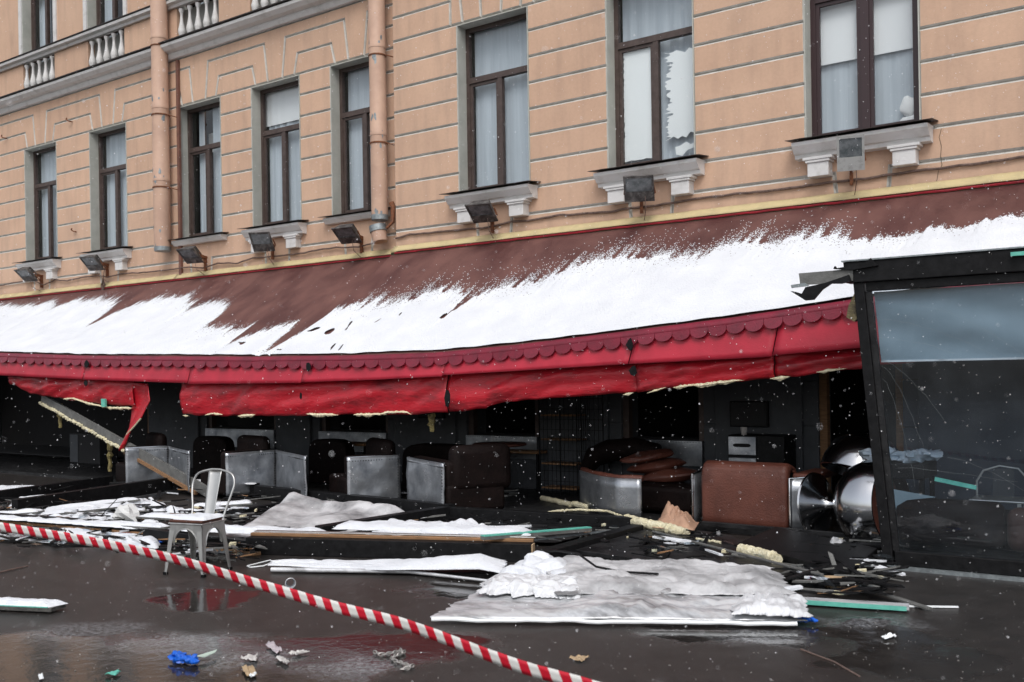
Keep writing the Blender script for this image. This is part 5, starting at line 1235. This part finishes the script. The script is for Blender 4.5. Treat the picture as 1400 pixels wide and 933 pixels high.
# battens, glass strips, foam pieces -------------------------------------------
def simple(name, mb, mt, label, cat, smooth=False): return tag(make(name, mb, mt, smooth=smooth), label, cat)
a, b = G(660, 736, .22), G(806, 724, .16)
t = thing('teal_batten', 'long bright teal topped batten lying across the fallen frame', 'batten', a)
make('core', MB().beam((0, 0, 0), b - a, .07, .03), 'paleboard', t); make('teal_face', MB().beam(Vector((0, 0, .021)), b - a + Vector((0, 0, .021)), .068, .010), 'teal', t)
a, b = G(-40, 826, .03), G(80, 831, .03)
t = thing('teal_glass_strip', 'teal edged board with snow on top at the left edge of the foreground', 'board', a); d = b - a
make('board', MB().beam((0, 0, 0), d, .16, .028), 'concrete', t); make('teal_face', MB().beam(Vector((0, -.082, .005)), d + Vector((0, -.082, .005)), .008, .03), 'teal', t)
g = MB().grid(lambda u, v: Vector((d.x * u, d.y * u + (-.08 + .16 * v), .015 + min(1, min(v, 1 - v) * 6, (1 - u) * 8) ** .5 * (.035 + .012 * nz(u * 12, v * 3, 5)))), 40, 8)
o = make('snow_patch', g, 'snow', smooth=True); o.location = a; tag(o, 'snow lying on the teal edged board at the left', 'snow', kind='stuff')
a, b = G(1055, 818, .03), G(1243, 830, .03)
t = thing('teal_glass_strip', 'long pale board with teal edge right of the plastic sheet', 'board', a); d = b - a
make('board', MB().beam((0, 0, 0), d, .13, .02), 'sheet', t); make('teal_face', MB().beam(Vector((0, -.068, 0)), d + Vector((0, -.068, 0)), .008, .03), 'teal', t)
simple('white_lath', MB().beam(G(1166, 798, .06), G(1272, 833, .015), .05, .012), 'paleboard', 'thin pale lath pointing to the lower right near the glass panel', 'lath')
simple('white_lath', MB().beam(G(1240, 829, .01), G(1310, 830, .01), .02, .01), 'paper', 'short thin white stick at the end of the pale lath', 'stick')
simple('metal_rail', MB().beam(G(700, 742, .14), G(866, 722, .10), .02, .015), 'galv', 'thin grey metal rail crossing below the teal batten', 'rail')
simple('wood_block', MB().cbox(G(1143, 796, .06), (.17, .10, .06), Matrix.Rotation(.5, 3, 'Z') @ Matrix.Rotation(.25, 3, 'X')), 'card', 'light brown wooden block beside the pale lath', 'block')
def foamlog(pts, r, label, seed):
    mb = MB(); P = []
    for i in range(len(pts) - 1):
        for k in range(10): P.append(pts[i].lerp(pts[i + 1], k / 10))
    P.append(pts[-1]); mb.tube([p + Vector((0, .012 * nz(i * .7, seed, 0), .012 * nz(i * .9, seed, 3))) for i, p in enumerate(P)], [r * (1 + .35 * nz(i * .8, seed, 5)) for i in range(len(P))], 9)
    return simple('foam_strip', mb, 'foam', label, 'foam', True)
foamlog([G(741, 681, .08), G(780, 690, .08)], .035, 'smooth pale foam pipe behind the teal batten', 1)
foamlog([G(784, 689, .09), G(800, 693, .09), G(820, 694, .08)], .035, 'broken ragged piece of foam beside the smooth foam pipe', 2)
foamlog([G(735, 704, .12), G(760, 699, .12), G(790, 697, .12), G(830, 699, .12), G(850, 706, .12)], .014, 'thin line of torn foam bending along the back beam', 3)
foamlog([G(856, 710, .12), G(880, 716, .12), G(910, 722, .10), G(938, 730, .08)], .055, 'thick yellow foam log in front of the crumpled brown paper', 4)
foamlog([G(1012, 752, .10), G(1040, 758, .10), G(1062, 766, .10)], .055, 'short rounded foam piece on the black panels', 5)
foamlog([G(952, 737, .08), G(985, 742, .08)], .014, 'sliver of foam on the black panels left of the short rounded piece', 6)
# crumpled kraft paper
def hz5(u, v):
    e = min(1, min(u, 1 - u, v, 1 - v) * 4)
    return (0, 0, .04 + e * (.17 * math.sin(math.pi * u) ** .7 * math.sin(math.pi * v) + .14 * (ridged(u, v, 1.1, 21) - .3)))
sheet('brown_paper', [G(892, 727, .06), G(948, 733, .06), G(956, 720, .06), G(902, 714, .06)], 26, 26, hz5, 'kraft', 'crumpled sheet of brown wrapping paper in front of the brown armchair', 'paper')
def hz6(u, v):
    e = min(1, min(u, 1 - u, v, 1 - v) * 4)
    return (0, 0, .02 + e * (.09 * math.sin(math.pi * u) + .08 * (ridged(u, v, 1.2, 31) - .3)))
sheet('white_rag', [G(1118, 764, .02), G(1168, 762, .02), G(1160, 748, .02), G(1130, 750, .02)], 22, 18, hz6, 'sheet', 'crumpled white rag on the rubble left of the glass panel', 'rag')
# leaning beam under the awning
a, b = atY(58, 545, 9.55), G(290, 676, .06)
t = thing('leaning_beam', 'long grey board leaning from the torn awning down to the fallen frame', 'beam', a)
make('board', MB().beam((0, 0, 0), b - a, .04, .15), 'paleboard', t)
make('timber_edge', MB().beam((b - a) * .55 + Vector((0, -.02, -.10)), (b - a) * .93 + Vector((0, -.02, -.10)), .05, .05), 'wood', t)
fm_ = MB(); rr2 = random.Random(4)
for k in range(40):
    u = k / 40 * .62; fm_.blob((b - a) * u + Vector((0, -.035, -.075 + rr2.uniform(-.01, .01))), (.06, .02, .028), k, .8, 7, 4)
make('foam_remnant', fm_, 'foam', t, True, kind='stuff')
for px, py, h, lb in ((82, 552, .42, 'ragged yellow foam rag hanging under the upper end of the leaning beam'), (150, 600, .55, 'torn yellow foam strip hanging from the middle of the leaning beam'), (590, 566, .22, 'small foam scrap dangling below the middle of the red band')):
    p = atY(px, py, 9.6); mb = MB(); P = [p + Vector((.03 * nz(k * .6, px, 0), .02 * nz(k, px, 4), -h * k / 10)) for k in range(11)]
    mb.tube(P, [.05 * (1 + .7 * nz(k * .9, px, 2)) * (1 - .04 * k) for k in range(11)], 7)
    simple('hanging_foam', mb, mat('grimy_yellow_foam', (.34, .28, .11), .95, col2=(.15, .12, .06), nscale=14, bump=1), lb, 'foam', True)
# sticks & cable bits
simple('twig', MB().tube([G(-5, 784, .01), G(15, 779, .012), G(38, 774, .01)], [.006, .008, .005], 6), 'cable', 'thin dark twig on the asphalt at the left edge', 'twig')
simple('wire_loop', MB().tube([G(370, 766, .01), G(350, 771, .01), G(338, 774, .01), G(342, 776, .01), G(360, 774, .01), G(368, 771, .02)], .006, 6), 'paper', 'thin white wire loop at the left end of the rolled plastic', 'wire')
simple('bent_rod', MB().tube([G(1095, 888, .005), G(1140, 905, .005), G(1175, 925, .005)], .006, 6), 'cable', 'thin dark rod lying in the right foreground', 'rod')
simple('black_cable', MB().tube([G(735, 757, .12), G(760, 753, .22), G(790, 757, .24), G(815, 775, .18), G(850, 782, .15), G(900, 785, .16)], .009, 7), 'black', 'black cable looping over the back of the plastic sheet', 'cable', True)
# blue gloves
def glove(px, py, sc, label, seed):
    p = G(px, py, .02); t = thing('blue_glove', label, 'glove', p); mb = MB()
    for k in range(5): mb.blob((.03 * sc * (k - 2), .01 * math.sin(k * 2) * sc, .012), (.03 * sc, .03 * sc, .018 * sc), seed + k, 1.2, 12, 8)
    make('palm', mb, 'blue', t, True)
    for k in range(4):
        an = .5 - k * .35; L = .07 * sc
        make('finger', MB().tube([(.05 * sc, .01 * k * sc - .02, .012), (.05 * sc + L * .5 * math.cos(an), -.02 + .01 * k * sc + L * .5 * math.sin(an), .02), (.05 * sc + L * math.cos(an), -.02 + .01 * k * sc + L * math.sin(an), .008)], [.012 * sc, .011 * sc, .006 * sc], 8), 'blue', t, True)
glove(250, 903, 1.15, 'crumpled bright blue rubber glove on the wet ground in the foreground', 1)
glove(214, 741, .9, 'small blue glove on the snow just left of the steel chair', 2)
glove(1094, 848, 1.0, 'blue glove at the right corner of the large plastic sheet', 3)
simple('banknote', MB().prism([G(268, 898, .03), G(284, 893, .03), G(297, 889, .03), G(294, 893, .03), G(280, 899, .03)], (0, 0, .004)), mat('pale_green_paper', (.50, .60, .52), .7), 'pale green strip of paper beside the foreground blue glove', 'paper')
# paper scraps
scr = [((363, 884), (372, 880), (386, 892), (378, 896), 'pinkpaper', 'mauve printed card lying near the paper scraps'), ((329, 903), (340, 900), (354, 898), (350, 907), 'ppr', 'torn dirty white paper scrap left of the mauve card'),
       ((376, 903), (382, 899), (396, 907), (392, 911), 'ppr', 'curled white paper scrap below the mauve card'), ((393, 897), (410, 892), (424, 893), (404, 898), 'ppr', 'narrow white folded paper scrap right of the mauve card'),
       ((330, 915), (345, 912), (352, 925), (337, 927), 'card', 'brown stained paper piece at the bottom foreground'), ((340, 926), (350, 921), (351, 925), (343, 929), 'paper', 'tiny white corner of paper beside the brown stained piece'),
       ((143, 925), (152, 921), (166, 920), (158, 926), 'teal', 'small pale green sliver in the lower left foreground'), ((778, 903), (792, 899), (806, 901), (795, 907), 'card', 'flat brownish scrap right of centre in the foreground'),
       ((52, 926), (58, 924), (60, 930), (54, 932), 'paper', 'small white scrap at the bottom left corner'), ((522, 781), (545, 776), (556, 781), (540, 786), 'ppr', 'crumpled reddish white packet in front of the snowy strip'),
       ((1204, 873), (1222, 869), (1226, 873), (1210, 876), 'paper', 'small white chip on the right foreground asphalt')]
for *q, mt, lb in scr:
    P = [G(x, y, .004) for x, y in q]; 
    def fn(u, v, P=P): p = (P[0] * (1 - u) + P[1] * u) * (1 - v) + (P[3] * (1 - u) + P[2] * u) * v; return p + Vector((0, 0, .008 + .03 * abs(nz(u * 3 + P[0].x * 9, v * 3, 1))))
    o = make('paper_scrap', MB().grid(fn, 8, 8), mt, smooth=True); solid(o, .002); tag(o, lb, 'paper scrap')
# chain
mb = MB(); pts = [(513, 892), (522, 895), (531, 894), (540, 892), (548, 889), (552, 892), (546, 895), (540, 897), (536, 900), (541, 904), (548, 906), (556, 909), (563, 911), (556, 914), (548, 915)]
ch = thing('chain', 'grey metal chain lying coiled on the foreground asphalt', 'chain', G(540, 900))
CP = [G(x, y, .012) - G(540, 900) for x, y in pts]; link_i = 0
for i in range(len(CP) - 1):
    n = max(2, int((CP[i + 1] - CP[i]).length / .028))
    for k in range(n):
        p = CP[i].lerp(CP[i + 1], k / n); d = (CP[i + 1] - CP[i]).normalized(); s_ = Vector((-d.y, d.x, 0)) if link_i % 2 else Vector((0, 0, 1))
        make('link', MB().tube([p + d * .02 * math.cos(a_) + s_ * .010 * math.sin(a_) for a_ in [math.pi * 2 * q / 8 for q in range(9)]], .0045, 5), 'chain', ch, True); link_i += 1
# plastic cup lying
p = G(397, 797, .04)
t = thing('plastic_cup', 'clear plastic cup lying on its side left of the barrier tape', 'cup', p)
o = make('cup_wall', MB().lathe([(.028, -.05), (.034, 0), (.04, .05)], 24, frame_to((.7, -.6, .1)), cap=False), 'cup', t, True); solid(o, .002)
make('rim', MB().lathe([(.040, .047), (.043, .049), (.043, .053), (.040, .055)], 24, frame_to((.7, -.6, .1)), cap=False), 'sheet', t, True)
# folded packet left foreground sheet under tape
sheet('plastic_wrap', [G(-20, 739, .01), G(88, 747, .01), G(112, 739, .02), G(-20, 728, .02)], 50, 12, lambda u, v: (0, 0, .02 + .07 * ridged(u * 2, v, 1, 12) * min(1, min(v, 1 - v) * 6)), 'sheet', 'crumpled grey plastic wrap under the left end of the barrier tape', 'plastic wrap')
simple('teal_offcut', MB().beam(G(40, 725, .10), G(78, 728, .10), .06, .03), 'teal', 'teal offcut showing above the left end of the barrier tape', 'offcut')
simple('teal_offcut', MB().beam(G(208, 756, .03), G(232, 750, .05), .05, .02), 'teal', 'pale teal offcut in front of the steel chair left leg', 'offcut')

# ------------------------------------------------------------------ steel cafe chair
fl_, fr_, rr_ = G(224, 786), G(278.5, 790), G(319.5, 779)
ang = math.atan2(fr_.y - fl_.y, fr_.x - fl_.x)
ux = (fr_ - fl_).normalized(); uy = Vector((-ux.y, ux.x, 0)); wf = (fr_ - fl_).length; dp = (rr_ - fr_).dot(uy)
t = thing('steel_cafe_chair', 'lone grey steel cafe chair with hoop back and snow on its seat', 'chair', (fl_ + ux * wf / 2 + uy * dp / 2), ang)
hw, hd = wf / 2, dp / 2; SH = .45; tw, td = hw * .80, hd * .80
legs = {}
for sxn, syn in ((-1, -1), (1, -1), (-1, 1), (1, 1)):
    b0 = Vector((sxn * hw, syn * hd, 0)); t0 = Vector((sxn * tw, syn * td, SH - .02))
    mb = MB()
    def sec(c, w): return [c + Vector((-w * (1 if sxn < 0 else -1) * 0, 0, 0))]
    # folded L section leg
    for axis in (0, 1):
        w0, w1 = .026, .058
        inx = Vector((-sxn, 0, 0)) if axis == 0 else Vector((0, -syn, 0)); outn = Vector((0, syn, 0)) if axis == 0 else Vector((sxn, 0, 0)); th = .006
        mb.hexa([b0, b0 + inx * w0, b0 + inx * w0 - outn * th, b0 - outn * th, t0, t0 + inx * w1, t0 + inx * w1 - outn * th, t0 - outn * th])
    make('leg', mb, 'chairsteel', t)
    make('foot', MB().cbox(b0 - Vector((sxn * .010, syn * .010, -.012)), (.032, .032, .024)), 'black', t)
def apron(p, q, nrm):
    p, q = Vector(p), Vector(q); mb = MB(); n = 16; d = q - p; L = d.length; dn = d.normalized(); r = L / 2 - .045
    V = []; 
    for k in range(n + 1):
        a_ = math.pi * k / n; x_ = L / 2 - r * math.cos(a_); z_ = SH - .195 + .145 * math.sin(a_)
        V.append(p + dn * x_ + Vector((0, 0, z_)))
    for k in range(n + 1):
        x_ = L * k / n; V.append(p + dn * (L / 2 - (L / 2) * math.cos(math.pi * k / n)) + Vector((0, 0, SH - .015 if 0 < k < n else SH - .015)))
    m_ = n + 1; W2 = [v - nrm * .006 for v in V]
    F = []
    for k in range(n): F += [(k, k + 1, m_ + k + 1, m_ + k), (2 * m_ + m_ + k, 2 * m_ + m_ + k + 1, 2 * m_ + k + 1, 2 * m_ + k), (k + 2 * m_, k + 1 + 2 * m_, k + 1, k)]
    mb.add(V + W2, F)
    mb.tube([V[k] for k in range(n + 1)], .006, 6)
    return make('apron', mb, 'chairsteel', t, True)
e = .004
apron((-tw, -td - e, 0), (tw, -td - e, 0), Vector((0, -1, 0))); apron((tw + e, -td, 0), (tw + e, td, 0), Vector((1, 0, 0))); apron((-tw - e, td, 0), (-tw - e, -td, 0), Vector((-1, 0, 0))); apron((tw, td + e, 0), (-tw, td + e, 0), Vector((0, 1, 0)))
bevel(make('seat', MB().box(-tw - .012, tw + .012, -td - .012, td + .012, SH - .016, SH), 'chairsteel', t), .006)
bevel(make('wooden_seat', MB().box(-tw - .004, tw + .004, -td - .008, td - .01, SH + .001, SH + .024), mat('dark_seat_wood', (.10, .035, .02), .5, col2=(.06, .02, .013), nscale=9, stretch=(1, 9, 1)), t), .008)
hb = .05
hoop = [(tw - .0, td - .03, SH - .02), (tw + .01, td + .01, SH + .08), (tw + .045, td + .05, SH + .22), (tw + .055, td + .08, SH + .31), (tw + .015, td + .098, SH + .385), (.07, td + .108, SH + .42), (0, td + .11, SH + .425)]
hp = hoop + [(-x_, y_, z_) for x_, y_, z_ in hoop[:-1][::-1]]
def cr_(P, n=6):
    P = [Vector(p) for p in P]; out = []
    for i in range(len(P) - 1):
        p0, p1, p2, p3 = P[max(i - 1, 0)], P[i], P[i + 1], P[min(i + 2, len(P) - 1)]
        for k in range(n):
            u = k / n; out.append(.5 * ((2 * p1) + (p2 - p0) * u + (2 * p0 - 5 * p1 + 4 * p2 - p3) * u * u + (3 * p1 - p0 - 3 * p2 + p3) * u ** 3))
    return out + [P[-1]]
make('back_hoop', MB().tube(cr_(hp), .0095, 10), 'chairsteel', t, True)
def spl(u, v):
    w_ = .052 + .018 * v; x_ = (u - .5) * 2 * w_; return Vector((x_, td - .0 + .105 * v + .012 * (1 - (2 * u - 1) ** 2), SH + .0 + .415 * v))
solid(make('back_splat', MB().grid(spl, 8, 10), 'chairsteel', t, True), .004)
ob = MB().grid(lambda u, v: Vector(((-tw + .02) + (2 * tw - .01) * u, (-td + .015) + (2 * td - .0) * v, SH + .024 + min(1, min(u, 1 - u) * 6, min(v, 1 - v) * 6) ** .5 * (.028 + .01 * nz(u * 5, v * 5, 2)))), 18, 18)
o = make('snow_patch', ob, 'snow', smooth=True); o.location = t.location; o.rotation_euler = t.rotation_euler; tag(o, 'thin cushion of snow on the steel cafe chair seat', 'snow', kind='stuff')

# ------------------------------------------------------------------ barrier tape
tp = [(-120, 704, 6.3), (0, 720.5, 5.9), (110, 738, 5.58), (232, 763, 5.25), (350, 802, 4.95), (455, 829, 4.68), (560, 856, 4.42), (700, 907.5, 4.05), (800, 936, 3.82), (920, 972, 3.6)]
tp[4] = (350, 798, 4.95)
C3 = cr_([atD(*q) for q in tp], 10)
mb = MB(); uvs = []; s_ = 0; prev = None; wd = .056
for i, p in enumerate(C3):
    if prev is not None: s_ += (p - prev).length
    prev = p; tw_ = .25 + .5 * nz(i * .05, 2, 0); upv = Vector((math.sin(tw_) * .3, -math.sin(tw_) * .5, math.cos(tw_))).normalized()
    for k in range(4):
        q = p + upv * wd * (.5 - k / 3) + Vector((0, .004 * nz(i * .5, k, 0), 0)); mb.v.append(tuple(q)); uvs.append((s_ / .105, k / 3))
for i in range(len(C3) - 1):
    for k in range(3): a_ = i * 4 + k; mb.f.append((a_, a_ + 1, a_ + 5, a_ + 4))
mb.uv = uvs
tag(solid(make('barrier_tape', mb, 'tape', smooth=True), .001), 'red and white striped barrier tape stretched across the foreground', 'barrier tape')

# ------------------------------------------------------------------ falling snow
fs_ = MB(); rf = random.Random(21)
for k in range(6500):
    D = 1.0 + 10.4 * rf.random() ** .55; q = atD(rf.uniform(-60, 1460), rf.uniform(-60, 960), D)
    if q.z < .02: continue
    r_ = (rf.uniform(.0008, .0024) if rf.random() < .88 else rf.uniform(.0026, .0042)) * (.55 + D * .085)
    o_ = len(fs_.v); fs_.v += [tuple(q + Vector(v) * r_) for v in ((1, 0, 0), (-1, 0, 0), (0, 1, 0), (0, -1, 0), (0, 0, 1), (0, 0, -1))]
    fs_.f += [tuple(o_ + i for i in f) for f in ((0, 2, 4), (2, 1, 4), (1, 3, 4), (3, 0, 4), (2, 0, 5), (1, 2, 5), (3, 1, 5), (0, 3, 5))]
tag(make('falling_snow', fs_, 'flake'), 'small snowflakes drifting through the air in front of the building', 'snowflakes', kind='stuff')
